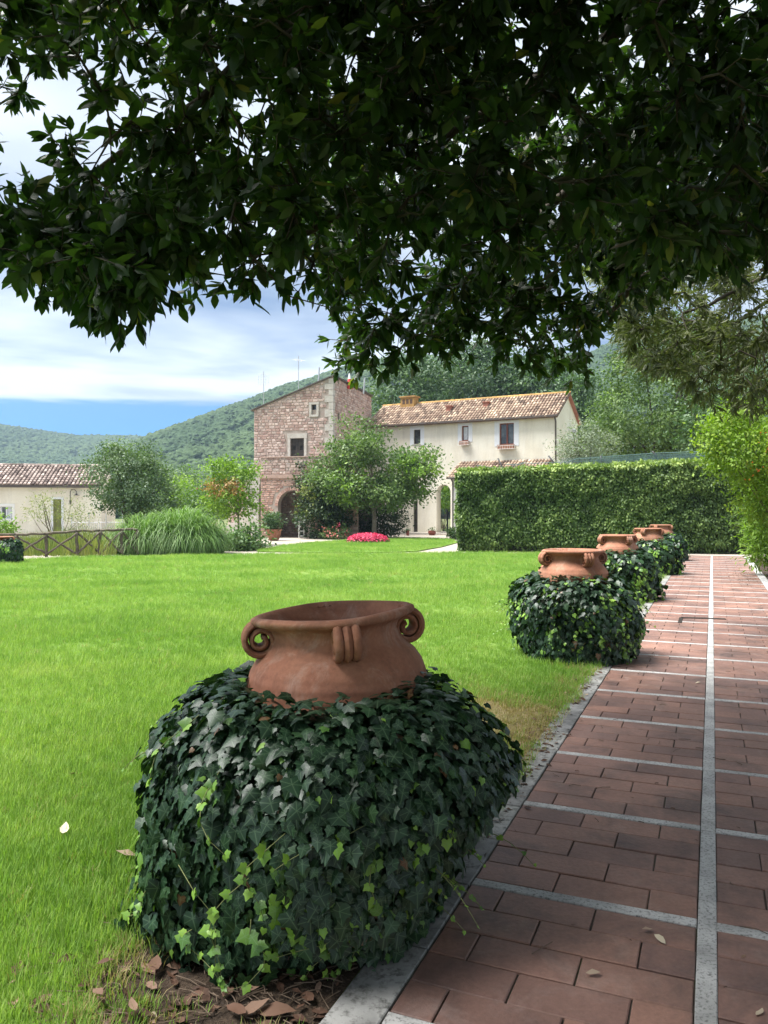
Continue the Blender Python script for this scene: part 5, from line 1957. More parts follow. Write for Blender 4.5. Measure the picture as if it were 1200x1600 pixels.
plant('round_leafy_tree', 'leafy green tree with a pale trunk standing in front of the cream house', 'tree', gx(584, 44.5),
      [blob(575, 735, 44.5, 78, 58), blob(560, 690, 44.5, 45, 40), blob(520, 750, 44.2, 40, 36), blob(635, 745, 44, 48, 42), blob(600, 772, 43.8, 58, 22), blob(655, 715, 44, 28, 22)],
      20000, .19, 'leafy', 190, .40, (.13, 1.7), bark='palebark', extra=[('lighter_green_foliage', [blob(650, 735, 43.2, 34, 34), blob(540, 760, 43.2, 30, 22)], 1700, .20, 'fresh', 40, .3)])  # clumps of lighter green leaves at the right and left of the crown
plant('dense_tree', 'dense dark green tree left of centre behind the tall grass clump', 'tree', gx(198, 32.5),
      [blob(200, 752, 32.5, 60, 52), blob(170, 735, 32.5, 34, 36), blob(225, 775, 32.3, 46, 38), blob(200, 715, 32.5, 42, 26), blob(252, 790, 32, 26, 30)],
      17000, .115, 'greygreen', 150, .25, (.09, 1.2), shell=.7)
plant('yellowish_tree', 'small yellow green tree with rusty patches beside the stone stair', 'tree', gx(372, 36),
      [blob(360, 765, 36, 38, 42), blob(340, 735, 36, 24, 22), blob(384, 740, 36, 20, 22), blob(382, 790, 35.8, 26, 18)],
      5000, .15, 'fresh', 120, .24, (.05, 1.4), bark='palebark', extra=[('rusty_foliage', [blob(348, 762, 35.3, 22, 12)], 700, .13, 'autumn', 24, .2)])
for (px, py, Y, rx, rz, n, mt, lab) in (
        (290, 778, 41, 36, 36, 4200, 'fresh', 'mid green bush in the gap between the dark tree and the yellowish tree'),
        (268, 742, 62, 46, 16, 2600, 'mid', 'low tree line right behind the dark dense tree'),
        (322, 790, 40, 24, 24, 2000, 'mid', 'bush under the rusty leaves of the yellowish tree'),
        (372, 842, 31, 30, 22, 2600, 'mid', 'low bushy shrub right of the tall grass clump'),
        (388, 856, 31.5, 16, 8, 900, 'silver', 'small grey green shrub left of the potted bush'),
        (45, 852, 30, 0, 0, 0, '', '')):
    if not n: continue
    g_ = gx(px, Y)
    plant('bush', lab, 'bush', g_, [blob(px, py, Y, rx, rz), blob(px - rx * .5, py + rz * .4, Y, rx * .6, rz * .6), blob(px + rx * .5, py + rz * .4, Y - .2, rx * .6, rz * .6)], n, .16, mt, 90, .28)
plant('wispy_shrub', 'thin wispy pale green shrub in front of the low house door', 'shrub', gx(88, 31),
      [blob(90, 800, 31, 46, 34), blob(62, 792, 31, 30, 22), blob(125, 806, 31, 34, 16)], 1500, .11, 'weed', 90, .2, None, tv=THN, shell=.3)
plant('wispy_shrub', 'leafy shrub at the left edge of the view under the low house window', 'shrub', gx(6, 30),
      [blob(4, 832, 30, 22, 14), blob(-20, 825, 30, 30, 24)], 1500, .13, 'fresh', 60, .2)

# clump of tall arching grass
def reeds(name, label, cat, base, n, h, spread, wd, mat, arch=.8, sx=1.0, sy=.6):
    root = empty(name, tuple(base), 0, label, cat)
    V, Fq, T = [], [], []
    for i in range(n):
        a = rng.uniform(0, 2 * math.pi)
        r_ = rng.random() ** .5
        p = np.array(base) + np.array((math.cos(a) * r_ * spread * sx, math.sin(a) * r_ * spread * sy, 0))
        hh = h * rng.uniform(.6, 1.1) * (1 - .5 * r_ * r_)
        la = a + rng.normal(0, .7)
        d = np.array((math.cos(la), math.sin(la), 0))
        ar = arch * hh * rng.uniform(.3, 1.1) * (.6 + .6 * r_)
        s = np.cross(d, Z3) * wd * rng.uniform(.6, 1.2)
        b0 = len(V)
        K = 6
        for k in range(K):
            f = k / (K - 1)
            c_ = p + d * ar * f ** 1.7 + Z3 * hh * (f * 1.45 - (.75 + .75 * r_ ** 3) * f ** 2.6)
            w_ = s * (1 - f ** 2.2) + s * .06
            c_[2] = max(c_[2], base[2] + .02)
            V += [c_ - w_, c_ + w_]
        for k in range(K - 1):
            Fq.append([b0 + 2 * k, b0 + 2 * k + 1, b0 + 2 * k + 3, b0 + 2 * k + 2])
        T += [min(1, max(0, rng.normal(.5, .22)))] * (2 * K)
    o = link('blades', mesh_np('blades', V, [np.array(Fq)], mat, T), root, True)
    o['kind'] = 'stuff'
    return root


reeds('tall_grass_clump', 'big clump of tall arching green grass at the far lawn edge', 'ornamental grass', gx(283, 28.6), 4600, 2.2, 1.55, .015, M['reed'], .62)
reeds('tall_grass_clump', 'darker half of the tall grass, below the dense dark tree', 'ornamental grass', gx(225, 28.2), 2600, 1.9, 1.2, .013, M['reed'], .65)
# wild growth behind the rustic fence: nobody could count it
V, Fq, T = [], [], []
for i in range(9000):
    p = np.array((rng.uniform(-19, -9.3), rng.uniform(26.6, 33), 0))
    h = rng.uniform(.12, .95) ** 1.4 * (.5 + .8 * vnoise(p[0], p[1], .8, 2))
    d = rand_unit(1)[0] * (1, 1, 0) * h * .4
    s = np.array((.012, .004, 0))
    b0 = len(V)
    V += [p - s, p + s, p + d * .4 + Z3 * h * .6 + s * .8, p + d * .4 + Z3 * h * .6 - s * .8, p + d + Z3 * h]
    Fq += [[b0, b0 + 1, b0 + 2], [b0, b0 + 2, b0 + 3], [b0 + 3, b0 + 2, b0 + 4]]
    T += [rng.random() * .6 + .4 * float(vnoise(p[0], p[1], .5, 9))] * 5
link('weeds', mesh_np('weeds', V, [np.array(Fq)], M['weed'], T))['kind'] = 'stuff'

# ---- rustic fence
fence = empty('rustic_fence', tuple(gx(120, 26.8)), 0, 'rustic pole fence with crossed braces at the far left of the lawn', 'fence')
fp = [gx(-60, 25.9), gx(25, 26.2), gx(72, 26.4), gx(120, 26.6), gx(156, 26.9), gx(190, 27.2), gx(215, 27.4)]
def pole(mb, a, b_, r_):
    n = 7
    f = np.linspace(0, 1, n)[:, None]
    pts = np.array(a) + (np.array(b_) - np.array(a)) * f
    pts[1:-1] += rng.normal(0, .012, (n - 2, 3))
    mb.tube(pts, list(r_ * rng.uniform(.85, 1.12, n)), 8)
tops = [.70, .72, .74, .82, .84, .86, .86]
for p, h in zip(fp, tops):
    q = MB(); pole(q, p - Z3 * .1, p + Z3 * h, .055); q.build('fence_post', M['fencewood'], fence, smooth=True)
for i in range(len(fp) - 1):
    a, b_ = fp[i], fp[i + 1]
    q = MB(); pole(q, a + Z3 * (tops[i] + .03), b_ + Z3 * (tops[i + 1] + .03), .045); q.build('top_rail', M['fencewood'], fence, smooth=True)
    q = MB(); pole(q, a + Z3 * .08 + np.array((.02, -.05, 0)), b_ + Z3 * (tops[i + 1] - .05) + np.array((0, -.05, 0)), .036); q.build('brace', M['fencewood'], fence, smooth=True)
    q = MB(); pole(q, a + Z3 * (tops[i] - .05) + np.array((.02, .05, 0)), b_ + Z3 * .08 + np.array((0, .05, 0)), .036); q.build('brace', M['fencewood'], fence, smooth=True)
# ---- light metal railing behind it
rail = empty('metal_railing', tuple(gx(150, 38)), 0, 'thin grey metal railing between the fence and the low house', 'railing')
q = MB()
ra, rb = gx(112, 37.5), gx(195, 38.5)
for zz in (.25, 1.0):
    q.tube([ra + Z3 * zz, rb + Z3 * zz], .014, 4)
q.build('rail', M['alu'], rail)
for k in range(26):
    f = k / 25
    p = ra + (rb - ra) * f
    q = MB(); q.tube([p, p + Z3 * (1.0 if k % 8 else 1.45)], .010 if k % 8 else .022, 4); q.build('baluster' if k % 8 else 'rail_post', M['alu'], rail)

# ---- clipped hedge
hA, hB = gx(715, 29.8), gx(1215, 27.9)
hd = unit((hB - hA)[None])[0]
hn = np.array((hd[1], -hd[0], 0))
HLn = np.linalg.norm(hB - hA)
HT = 1.25
hz = lambda u: 3.05 + .36 * u / HLn
hedge = empty('clipped_hedge', tuple((hA + hB) / 2), 0, 'tall clipped green hedge wall at the end of the brick path', 'hedge')
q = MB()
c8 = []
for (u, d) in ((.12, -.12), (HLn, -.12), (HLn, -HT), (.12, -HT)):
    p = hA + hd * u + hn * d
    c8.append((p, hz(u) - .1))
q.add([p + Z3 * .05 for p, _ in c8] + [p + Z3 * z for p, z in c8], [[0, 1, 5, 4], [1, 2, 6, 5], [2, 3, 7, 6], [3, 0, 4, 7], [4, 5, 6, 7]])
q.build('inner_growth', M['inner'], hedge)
def hedge_leaves(n, face):
    if face == 'front':
        u = rng.uniform(0, HLn, n); z = rng.random(n) ** .93 * (hz(u)); d = np.zeros(n)
        nn = np.tile(hn, (n, 1))
    elif face == 'top':
        u = rng.uniform(0, HLn, n); d = -rng.uniform(0, HT, n); z = hz(u); nn = np.tile(Z3, (n, 1))
    else:
        u = np.zeros(n); d = -rng.uniform(0, HT, n); z = rng.uniform(.05, 3.0, n); nn = np.tile(-hd, (n, 1))
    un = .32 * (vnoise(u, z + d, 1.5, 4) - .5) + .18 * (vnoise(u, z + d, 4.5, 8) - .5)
    lowcut = np.clip(1 - z / .35, 0, 1) * .18 if face == 'front' else 0
    P_ = hA + hd * u[:, None] + hn * d[:, None] + Z3 * z[:, None] + nn * (un * .55 - .03 - lowcut + rng.uniform(-.10, .05, n))[:, None]
    dd = np.array((0, 0, -.8)) + rng.normal(0, .55, (n, 3)) + nn * .45
    if face == 'top': dd = rng.normal(0, .6, (n, 3)) + Z3 * .7
    up = nn * .6 + Z3 * .55 + rng.normal(0, .55, (n, 3))
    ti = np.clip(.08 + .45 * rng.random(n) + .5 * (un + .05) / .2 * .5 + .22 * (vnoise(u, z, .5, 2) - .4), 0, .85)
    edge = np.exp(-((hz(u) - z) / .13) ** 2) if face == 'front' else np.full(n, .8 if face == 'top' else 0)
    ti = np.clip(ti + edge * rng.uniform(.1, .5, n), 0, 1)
    return P_, frames(dd, up), rng.uniform(.085, .155, n) * (1 + .1 * edge), ti
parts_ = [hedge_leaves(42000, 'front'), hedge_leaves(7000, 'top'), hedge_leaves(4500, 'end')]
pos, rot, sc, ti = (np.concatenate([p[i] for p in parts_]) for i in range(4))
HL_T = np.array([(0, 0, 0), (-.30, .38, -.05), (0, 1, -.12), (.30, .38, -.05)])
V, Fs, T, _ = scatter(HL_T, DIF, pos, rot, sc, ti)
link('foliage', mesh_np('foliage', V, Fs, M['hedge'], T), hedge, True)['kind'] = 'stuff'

# ---- netting fence behind the hedge
M['net'] = surf('net', (.10, .17, .16), (.13, .21, .20), 3, .8, bstr=0)
nf = empty('netting_fence', tuple((hA + hB) / 2 - hn * 2.0), 0, 'green netting on slanted dark posts just above the hedge top', 'fence')
NFd = -2.2
def nfp(px, py): # on the fence plane
    W_ = Wall((hA + hn * NFd)[:2], hd[:2], hn[:2])
    u, z = W_.uz(px, py)
    return W_.pt(u, z)
for (x0, y0, x1, y1) in ((787, 734, 778, 716), (868, 726, 857, 712), (941, 735, 939, 712), (1026, 712, 1019, 705)):
    a, b_ = nfp(x0, y0), nfp(x1, y1)
    q = MB(); q.tube([np.array((a[0], a[1], 0)), a, b_], .035, 6); q.build('fence_post', M['iron'], nf, smooth=True)
q = MB()
for (pa, pb_) in (((745, 727), (785, 733)), ((786, 733), (822, 722)), ((868, 727), (905, 716)), ((905, 717), (1022, 708)), ((1022, 708), (1110, 705)), ((790, 726), (1110, 712))):
    q.tube([nfp(*pa), nfp(*pb_)], .012, 4)
q.build('wire', M['net'], nf)
q = MB()
W_ = Wall((hA + hn * (NFd + .05))[:2], hd[:2], hn[:2])
for k in range(150):
    f = k / 149
    px_ = 905 + 215 * f
    u, _ = W_.uz(px_, 700)
    ztop_ = W_.uz(px_, 716 - 8 * min(1, f * 1.6))[1]
    for s_ in (-1, 1):
        q.tube([W_.pt(u, 2.7), W_.pt(u + s_ * (ztop_ - 2.7) * .8, ztop_)], .006, 3, cap=False)
q.build('net_mesh', M['net'], nf, kind='stuff')

# ---- right-hand shrubs
plant('lime_shrub', 'bright lime green shrub arching over the right end of the hedge', 'shrub', (9.6, 17.5, 0),
      [blob(1165, 700, 17, 58, 62), blob(1150, 650, 17.2, 40, 30), blob(1120, 690, 17, 24, 40), blob(1215, 760, 17.4, 58, 70), blob(1180, 770, 17.2, 34, 40), blob(1260, 690, 17.5, 60, 70)],
      15000, .09, 'lime_leaf', 420, .165, None, shell=.35,
      extra=[('orange_flowers', [blob(1190, 690, 16.6, 14, 22), blob(1172, 738, 16.6, 8, 12), blob(1196, 720, 16.6, 10, 14)], 34, .07, 'orange', 16, .06)])
plant('bamboo_shrub', 'pale green bamboo like shrub with thin leaves at the right edge beside the path end', 'shrub', (9.9, 19.2, 0),
      [blob(1205, 815, 18.6, 40, 42), blob(1190, 850, 18.6, 22, 38), blob(1245, 840, 18.6, 50, 52)], 6500, .15, 'fresh', 160, .2, None, tv=THN, shell=.4, flat=.2)
# ---- trees behind the house and hedge
for (px, py, Y, rx, rz, n, mt, lab, sz) in (
        (640, 612, 78, 60, 62, 6500, 'deep', 'dark tree behind the left end of the house roof', .40),
        (735, 590, 82, 80, 64, 9500, 'deep', 'big dark tree behind the middle of the house roof', .42),
        (835, 600, 80, 62, 62, 7000, 'deep', 'dark tree behind the right end of the house roof', .42),
        (905, 640, 70, 36, 56, 4500, 'deep', 'tree in the gap right of the house gable', .36)):
    g_ = gx(px, Y)
    plant('woodland_tree', lab, 'tree', g_, [blob(px, py, Y, rx, rz), blob(px - rx * .5, py + 24, Y, rx * .6, rz * .6), blob(px + rx * .5, py + 18, Y, rx * .6, rz * .6), blob(px + rx * .1, py - rz * .55, Y, rx * .55, rz * .45)],
          n, sz, mt, 170, .75, (.28, 4.5), 'trees behind the house', shell=.4)
plant('leafy_tree', 'large mid green tree behind the right half of the hedge', 'tree', gx(1030, 40),
      [blob(1010, 650, 40, 78, 66), blob(960, 690, 40, 46, 36), blob(1070, 670, 39.6, 50, 54), blob(1000, 590, 40.5, 56, 48), blob(1050, 535, 41, 60, 52), blob(1110, 620, 39.6, 60, 100)],
      28000, .18, 'leafy', 230, .42, (.2, 2.5), shell=.5)
plant('olive_tree', 'silvery olive tree beside the house gable above the hedge', 'tree', gx(915, 36),
      [blob(910, 690, 36, 30, 34), blob(890, 710, 36, 24, 22), blob(940, 700, 36, 24, 30)], 5200, .13, 'silver', 110, .24, (.1, 1.6), tv=THN * np.array((1.3, 1, 1)), shell=.4)
plant('backdrop_tree', 'shadowy dark tree between the leafy tree and the lime green shrub', 'tree', gx(1120, 33),
      [blob(1120, 670, 33, 60, 50), blob(1180, 640, 33, 70, 80)], 6000, .2, 'deep', 140, .35, (.14, 2))
plant('passage_bush', 'yellow green bush glimpsed through the arched passage', 'bush', gx(693, 62), [blob(694, 775, 62, 24, 24), blob(700, 755, 62, 20, 14)], 2600, .2, 'fresh', 60, .35)
# ---- planting by the tower
plant('climbing_shrub', 'dark climbing shrub banked against the tower arch', 'shrub', gx(507, 44.6),
      [blob(500, 808, 44.8, 36, 34), blob(515, 780, 44.9, 36, 30), blob(485, 800, 44.7, 20, 40), blob(530, 800, 44.9, 22, 34), blob(478, 750, 45.4, 12, 18), blob(470, 722, 45.7, 6, 14)], 9500, .17, 'darkclimb', 190, .27,
      extra=[('yellowing_foliage', [blob(480, 790, 44.2, 14, 22), blob(490, 765, 44.3, 16, 10)], 700, .15, 'weed', 40, .2)])
plant('climbing_shrub', 'dark climber around the pale trunk against the cream wall', 'shrub', gx(600, 46.8),
      [blob(572, 805, 47.2, 24, 30), blob(605, 812, 47, 28, 26), blob(618, 790, 47, 14, 30)], 4500, .17, 'darkclimb', 120, .26)
plant('rose_bush', 'low rose bush with salmon blossoms at the foot of the dark climber', 'bush', gx(526, 43.6),
      [blob(525, 832, 43.6, 20, 9), blob(518, 836, 43.6, 14, 7)], 900, .13, 'mid', 50, .16, extra=[('blossoms', [blob(523, 832, 43.3, 19, 9)], 150, .11, 'rose', 36, .1), ('tall_blossom', [blob(530, 821, 43.3, 2, 3)], 12, .12, 'pink', 3, .06)])
plant('corner_shrub', 'small green plants at the left foot of the white wing', 'shrub', gx(709, 43), [blob(709, 833, 43, 9, 7)], 500, .16, 'mid', 24, .15)
# pink flower mound
fb = gx(575, 37.6) + Z3 * .03
mound = empty('flower_mound', tuple(fb), 0, 'round mound of bright pink flowers on the far strip of lawn', 'flower bed')
n = 2600
a = rng.uniform(0, 2 * math.pi, n); rr = np.sqrt(rng.random(n))
zz = .36 * np.clip(1 - rr ** 2.6, 0, 1) ** .6 + rng.uniform(-.03, .03, n) + .06
P_ = fb + np.stack([rr * 1.0 * np.cos(a), rr * .8 * np.sin(a), zz], 1)
nn = unit(np.stack([rr * np.cos(a) * .7, rr * np.sin(a) * .7, np.ones(n)], 1) + rng.normal(0, .35, (n, 3)))
V, Fs, T, _ = scatter(DIA * np.array((1.5, 1, 1)), DIF, P_, frames(rand_unit(n), nn), rng.uniform(.06, .10, n), rng.random(n))
link('blossoms', mesh_np('blossoms', V, Fs, M['pink'], T), mound, True)['kind'] = 'stuff'
q = MB(); q.lathe([(.78, 0), (.74, .10), (.62, .20), (.45, .29), (.25, .34), (.01, .35)], 28, fb + np.array((0, 0, -.03))); o = q.build('leaf_cushion', M['inner'], mound, smooth=True)
nl_ = 700; a = rng.uniform(0, 2 * math.pi, nl_)
P_ = fb + np.stack([np.cos(a) * rng.uniform(.9, 1.04, nl_), np.sin(a) * rng.uniform(.72, .84, nl_), rng.uniform(.0, .10, nl_)], 1)
V, Fs, T, _ = scatter(DIA, DIF, P_, frames(rand_unit(nl_), rand_unit(nl_) + Z3), rng.uniform(.07, .12, nl_), rng.random(nl_))
link('foliage', mesh_np('foliage', V, Fs, M['mid'], T), mound, True)['kind'] = 'stuff'
# potted bush beside the arch
pp = gx(428, 41.5)
pbush = empty('potted_bush', tuple(pp), 0, 'round clipped bush in a terracotta pot left of the tower arch', 'potted plant')
q = MB(); q.lathe([(.22, 0), (.27, .05), (.36, .35), (.38, .50), (.42, .52), (.42, .60), (.36, .60), (.34, .52), (.01, .50)], 26, pp); q.build('pot', M['terracotta'], pbush, smooth=True)
q = MB(); q.tube([pp + Z3 * .45, pp + Z3 * 1.1], .035, 7); q.build('stem', M['bark'], pbush)
P_, Rm, sc, ti, _ = leaf_cloud([blob(427, 812, 41.5, 14, 13), blob(424, 818, 41.5, 12, 8)], 1500, .13, 50, .15)
V, Fs, T, _ = scatter(DIA, DIF, P_, Rm, sc, ti)
link('foliage', mesh_np('foliage', V, Fs, M['deep'], T), pbush, True)['kind'] = 'stuff'
# white slatted stand under the arch
wp = gx(471, 45.3)
ws = empty('white_stand', tuple(wp), 0, 'white open shelf stand half hidden by the climber under the arch', 'stand')
for dx in (-.14, .16):
    for dy in (-.14, .14):
        q = MB(); q.cbox(wp + np.array((dx, dy, .48)), .045, .045, .96); q.build('leg', M['white'], ws)
for z in (.12, .40, .66, .92):
    q = MB(); q.cbox(wp + np.array((.01, 0, z)), .254, .30, .04); q.build('shelf', M['white'], ws)
for z in (.24, .53): 
    q = MB(); q.lathe([(.06, 0), (.08, .08), (.08, .11)], 10, wp + np.array((.01, 0, z - .10 + .001)), cap=True); q.build('pot', M['dark'], ws)
# little pots at the passage
for (px, py, r_, h, lab) in ((637, 838, .11, .34, 'small brown clay jar by the foot of the cream wall'), (675, 833.5, .26, .30, 'dark planter bowl beside the arched passage')):
    p = gx(px, 50.0 if px < 650 else 51.0)
    p = np.array((p[0], p[1], 0))
    o_ = empty('small_planter', tuple(p), 0, lab, 'planter')
    q = MB(); q.lathe([(r_ * .7, 0), (r_, h * .5), (r_ * .9, h), (r_ * .75, h)], 14, p, cap=True); q.build('jar', M['redwood'], o_, smooth=False)
    P_, Rm, sc, ti, _ = leaf_cloud([(p[0], p[1], h + .06, r_, r_, .08)], 90, .09, 12, .05)
    V, Fs, T, _ = scatter(DIA, DIF, P_, Rm, sc, ti)
    link('foliage', mesh_np('foliage', V, Fs, M['deep'], T), o_, True)['kind'] = 'stuff'

# ------------------------------------------------------------------ fallen leaves
dl = []
for k in range(5):
    tv_ = ELL * np.array((1.15, 1, 1)); tv_ = tv_.copy()
    tv_[:, 2] = .10 * np.sin(tv_[:, 1] * 3 + k) + rng.normal(0, .03, len(tv_)) + .25 * np.abs(tv_[:, 0]) * rng.uniform(-.3, 1.6)
    dl.append(tv_)
def fallen(px, py, size, tint, lab, z=.016, kind_=0, rz=None, grp='single fallen leaves'):
    p = gnd(px, py, z)
    tv_ = dl[kind_ % 5].copy()
    tv_[:, 2] -= tv_[:, 2].min()
    me = mesh_np('fallen_leaf', tv_ * size, ELF, M['deadleaf'], np.full(len(tv_), tint), None, True)
    o = link('fallen_leaf', me)
    o.location = tuple(p)
    o.rotation_euler = (rng.normal(0, .1), rng.normal(0, .1), rng.uniform(0, 6.28) if rz is None else rz)
    tag(o, lab, 'leaf', grp)
for a in ((1040, 1475, .055, 1.0, 'pale yellowish fallen leaf near the centre strip of the path, foreground', .016, 0, .4),
          (938, 1522, .05, .85, 'pale pinkish curled leaf on the path in the bottom foreground', .016, 1, 1.7),
          (1003, 1456, .05, .8, 'narrow buff leaf lying along a brick joint near the second white strip', .016, 2, -1.3),
          (1192, 1578, .045, .9, 'pale leaf at the bottom right corner of the path', .016, 3, 2.3),
          (98, 1303, .085, 1.0, 'large whitish leaf on the lawn at the left', .055, 4, .2),
          (180, 1336, .10, .8, 'folded beige leaf on the lawn just left of the big ivy mound', .05, 2, -1.5),
          (160, 1558, .06, .55, 'small rusty leaf in the grass at the bottom left', .05, 1, .8),
          (150, 1506, .06, .3, 'dark brown leaf in the grass near the bottom left', .045, 0, -1.2),
          (238, 1522, .09, .5, 'curled reddish brown leaf at the edge of the bare soil', .03, 3, .1),
          (210, 1583, .06, .75, 'pinkish pale leaf in the grass at the bottom edge', .045, 3, .5),
          (1096, 1067, .06, 1.0, 'tiny white leaf on the path left of the centre strip, middle distance', .016, 1, 1.2),
          (370, 1585, .10, .6, 'broad tan leaf on the bare soil below the big ivy mound', .02, 4, -1.3),
          (400, 1583, .12, .5, 'long brown leaf on the bare soil right of the broad tan leaf', .02, 0, -1.5),
          (385, 1590, .08, .45, 'small brown leaf lowest on the bare soil', .02, 2, 1.0),
          (410, 1205, .05, .35, 'brown leaf lying deep in the left part of the picture lawn', .04, 1, 0) if False else (110, 1210, .05, .45, 'small rusty leaf on the middle of the left lawn', .05, 1, 0)):
    fallen(*a)
# litter that nobody would count: along the border stones, on the soil, a few on the path
P_, ss = [], []
for i in range(420):
    vv = rng.uniform(1.0, 4.8) if rng.random() < .7 else rng.uniform(-.6, 13)
    uu_ = -1.03 + rng.normal(0, .055) + (.05 if rng.random() < .3 else 0)
    P_.append(path_pt(uu_, vv, .018)); ss.append(rng.uniform(.015, .055))
for i in range(190):
    x = sx + rng.normal(0, .42); y = sy + rng.normal(0, .2)
    if path_uv(x, y)[0] > -1.06: continue
    P_.append(np.array((x, y, rng.uniform(.006, .02)))); ss.append(rng.uniform(.02, .085))
for i in range(150):
    P_.append(path_pt(rng.uniform(-.86, .95), rng.uniform(-1, 16), .017)); ss.append(rng.uniform(.008, .03))
for i in range(170):
    P_.append(path_pt(rng.normal(.62, .16), rng.normal(17.0, 1.3), .017)); ss.append(rng.uniform(.02, .05))
for i in range(90):
    P_.append(path_pt(-.98 + rng.normal(0, .05), rng.uniform(.2, 2.4), .018)); ss.append(rng.uniform(.015, .05))
P_ = np.array(P_); n = len(P_)
nn = unit(np.array((0, 0, 1.)) + rng.normal(0, .28, (n, 3)))
V, Fs, T, _ = scatter(dl[2], ELF, P_, frames(rng.normal(0, 1, (n, 3)) * (1, 1, .1), nn), np.array(ss), np.clip(rng.beta(1.3, 2.8, n), 0, 1))
link('leaf_litter', mesh_np('leaf_litter', V, Fs, M['deadleaf'], T))['kind'] = 'stuff'
q = MB()
for i in range(420):
    p = path_pt(rng.uniform(-.86, .95), rng.uniform(-.9, 6), .018) if i > 370 else np.array((sx + rng.normal(0, .4), sy + rng.normal(0, .18), .015))
    if i <= 370 and path_uv(p[0], p[1])[0] > -1.06: continue
    d = rand_unit(1)[0] * (1, 1, 0) * rng.uniform(.015, .06)
    q.tube([p - d, p + rng.normal(0, .006, 3) * (1, 1, .3) + Z3 * .002, p + d], .0018, 4)
q.build('twig_litter', M['brownstem'], kind='stuff')

# ------------------------------------------------------------------ hills and their woods
M['hill'] = surf('hill', (.030, .060, .028), (.052, .086, .040), .02, .95, (.03, .06, .025), .12, .6, bstr=0)
def hill(name, az0, az1, crest, D0, D1, back, seed):
    """crest: function of photo x -> photo y of the skyline at distance D1"""
    na, nr = 90, 26
    V = []
    for i in range(na + 1):
        pxx = az0 + (az1 - az0) * i / na
        hgt = CH + (800 - crest(pxx)) / FPX * D1
        for j in range(nr + 1):
            f = j / nr
            Y = D0 + (D1 + back - D0) * f
            g_ = (Y - D0) / (D1 - D0)
            if g_ <= 1: z = hgt * (.35 * g_ + .65 * g_ * g_ * (3 - 2 * g_))
            else: z = hgt * max(0, 1 - ((g_ - 1) * (D1 - D0) / back) ** 2 * 1.1)
            x = (pxx - 600) / FPX * Y
            z += (mnoise.noise(Vector((x * .010 + seed, Y * .010, seed))) * .07 + mnoise.noise(Vector((x * .03, Y * .03, seed + 4))) * .025) * hgt * min(1, g_ * 2)
            V.append((x, Y, z - .4))
    F4 = []
    for i in range(na):
        for j in range(nr):
            a = i * (nr + 1) + j
            F4.append([a, a + nr + 1, a + nr + 2, a + 1])
    o = link(name, mesh_np(name, V, [np.array(F4)], M['hill'], None, None, True))
    o['kind'] = 'structure'
    return np.array(V), np.array(F4)
c_r = lambda x: float(np.interp(x, [-200, 120, 200, 232, 280, 330, 400, 460, 540, 640, 760, 860, 930, 990, 1100, 1300, 1700], [790, 740, 706, 692, 675, 658, 634, 610, 585, 570, 566, 572, 572, 545, 520, 500, 490]))
c_l = lambda x: float(np.interp(x, [-700, -300, -80, 0, 60, 120, 170, 235, 320, 500], [640, 650, 664, 673, 683, 691, 690, 694, 700, 720]))
hills = [(hill('hill', 90, 1600, c_r, 170, 560, 250, 3.1), 6.0), (hill('hill', -700, 480, c_l, 420, 980, 260, 8.7), 8.0)]
M['wood_leaf'] = surf('wood_leaf', (.030, .060, .020), (.060, .094, .030), .012, .95, (.018, .036, .012), .55, .7, bstr=0)
crowns = bpy.data.collections.new('crown_kinds')
import bmesh
for k in range(4):
    bm = bmesh.new()
    bmesh.ops.create_icosphere(bm, subdivisions=3, radius=1.0)
    for v_ in bm.verts:
        nz = mnoise.noise(v_.co * 2.2 + Vector((k * 7.3, 0, 0))) * .34 + mnoise.noise(v_.co * 5.5 + Vector((k * 3.3, 1, 0))) * .24
        v_.co *= 1 + nz
        v_.co.z *= .85
    me = bpy.data.meshes.new('tree_crown')
    bm.to_mesh(me); bm.free()
    me.materials.append(M['wood_leaf'])
    o = bpy.data.objects.new('tree_crown', me)
    crowns.objects.link(o)
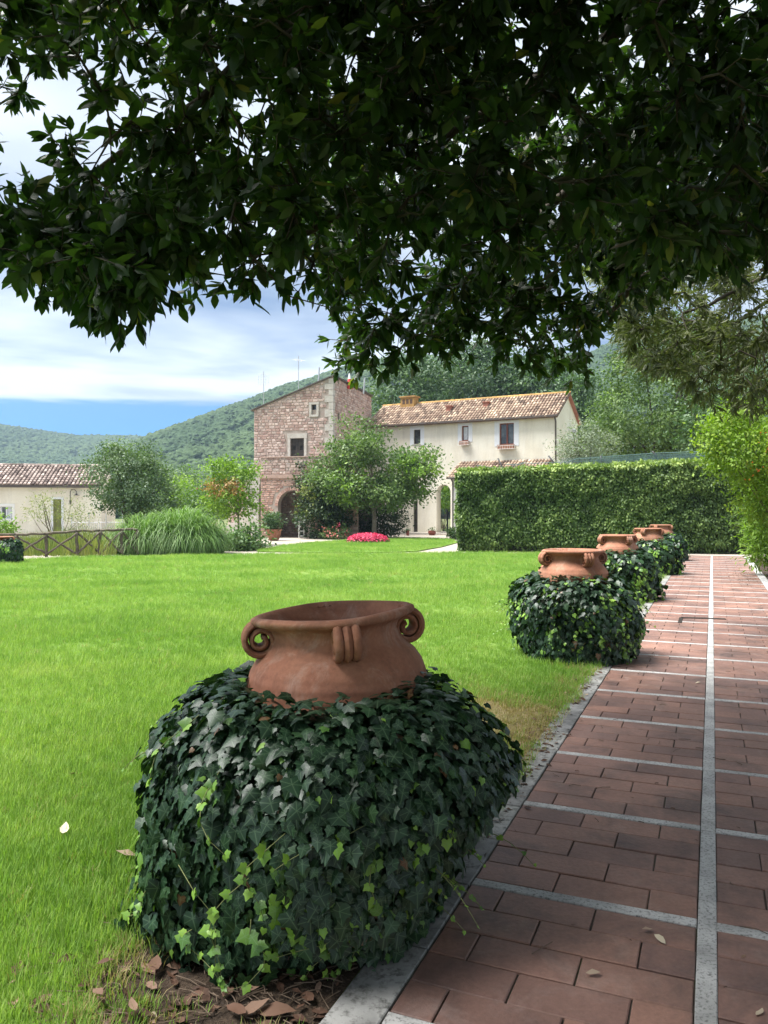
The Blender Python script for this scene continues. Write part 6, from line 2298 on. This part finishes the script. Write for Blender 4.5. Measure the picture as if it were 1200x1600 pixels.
def forest(V, F4, n, size):
    tri = V[F4]
    area = np.linalg.norm(np.cross(tri[:, 1] - tri[:, 0], tri[:, 3] - tri[:, 0]), axis=1)
    cen = tri.mean(1)
    vis = np.abs(cen[:, 0]) < cen[:, 1] * .60 + 20
    wgt = np.where(vis, area, area * .15)
    k = rng.choice(len(F4), n, p=wgt / wgt.sum())
    a, b_ = rng.random((n, 1)), rng.random((n, 1))
    t_ = tri[k]
    P_ = t_[:, 0] * (1 - a) * (1 - b_) + t_[:, 1] * a * (1 - b_) + t_[:, 2] * a * b_ + t_[:, 3] * (1 - a) * b_
    me = bpy.data.meshes.new('forest')
    P_[:, 2] += size * .25
    me.vertices.add(n)
    me.vertices.foreach_set('co', P_.astype(np.float32).ravel())
    at_ = me.attributes.new('rot', 'FLOAT_VECTOR', 'POINT')
    r_ = np.zeros((n, 3), np.float32); r_[:, 2] = rng.uniform(0, 6.28, n); at_.data.foreach_set('vector', r_.ravel())
    at_ = me.attributes.new('scl', 'FLOAT', 'POINT'); at_.data.foreach_set('value', (size * rng.uniform(.35, .75, n)).astype(np.float32))
    at_ = me.attributes.new('idx', 'INT', 'POINT'); at_.data.foreach_set('value', rng.integers(0, 4, n).astype(np.int32))
    scatter_mod(link('forest', me), crowns, 'stuff')
forest(*hills[0][0], 17000, 6.4)
forest(*hills[1][0], 16000, 9.0)
# a pale farmhouse far off on the slope
p = at(262, 722, 430)
fh = empty('farmhouse', tuple(p), .3, 'tiny pale farmhouse far off on the wooded slope', 'house')
q = MB(); q.cbox(p + Z3 * 1.2, 9, 6, 6); q.build('wall', M['cream'], fh)
q = MB(); q.add([p + np.array(v_) for v_ in ((-4.8, -3.3, 4.2), (4.8, -3.3, 4.2), (4.8, 3.3, 4.2), (-4.8, 3.3, 4.2), (-4.8, 0, 6.2), (4.8, 0, 6.2))], [[0, 1, 5, 4], [2, 3, 4, 5], [0, 4, 3], [1, 2, 5]]); q.build('roof', M['redtile'], fh)

# ------------------------------------------------------------------ air
hz_ = MB()
hz_.box((-1420, -1420, -1.4), (2840, 0, 0), (0, 2840, 0), (0, 0, 290))
m = bpy.data.materials.new('haze')
m.use_nodes = True
t = m.node_tree
for n in list(t.nodes): t.nodes.remove(n)
pv = N(t, 'ShaderNodeVolumePrincipled')
pv.inputs['Color'].default_value = (.58, .78, 1.0, 1)
pv.inputs['Density'].default_value = .0003
pv.inputs['Anisotropy'].default_value = .2
mo = N(t, 'ShaderNodeOutputMaterial')
t.links.new(pv.outputs[0], mo.inputs['Volume'])
hz_.build('haze', m, kind='stuff')
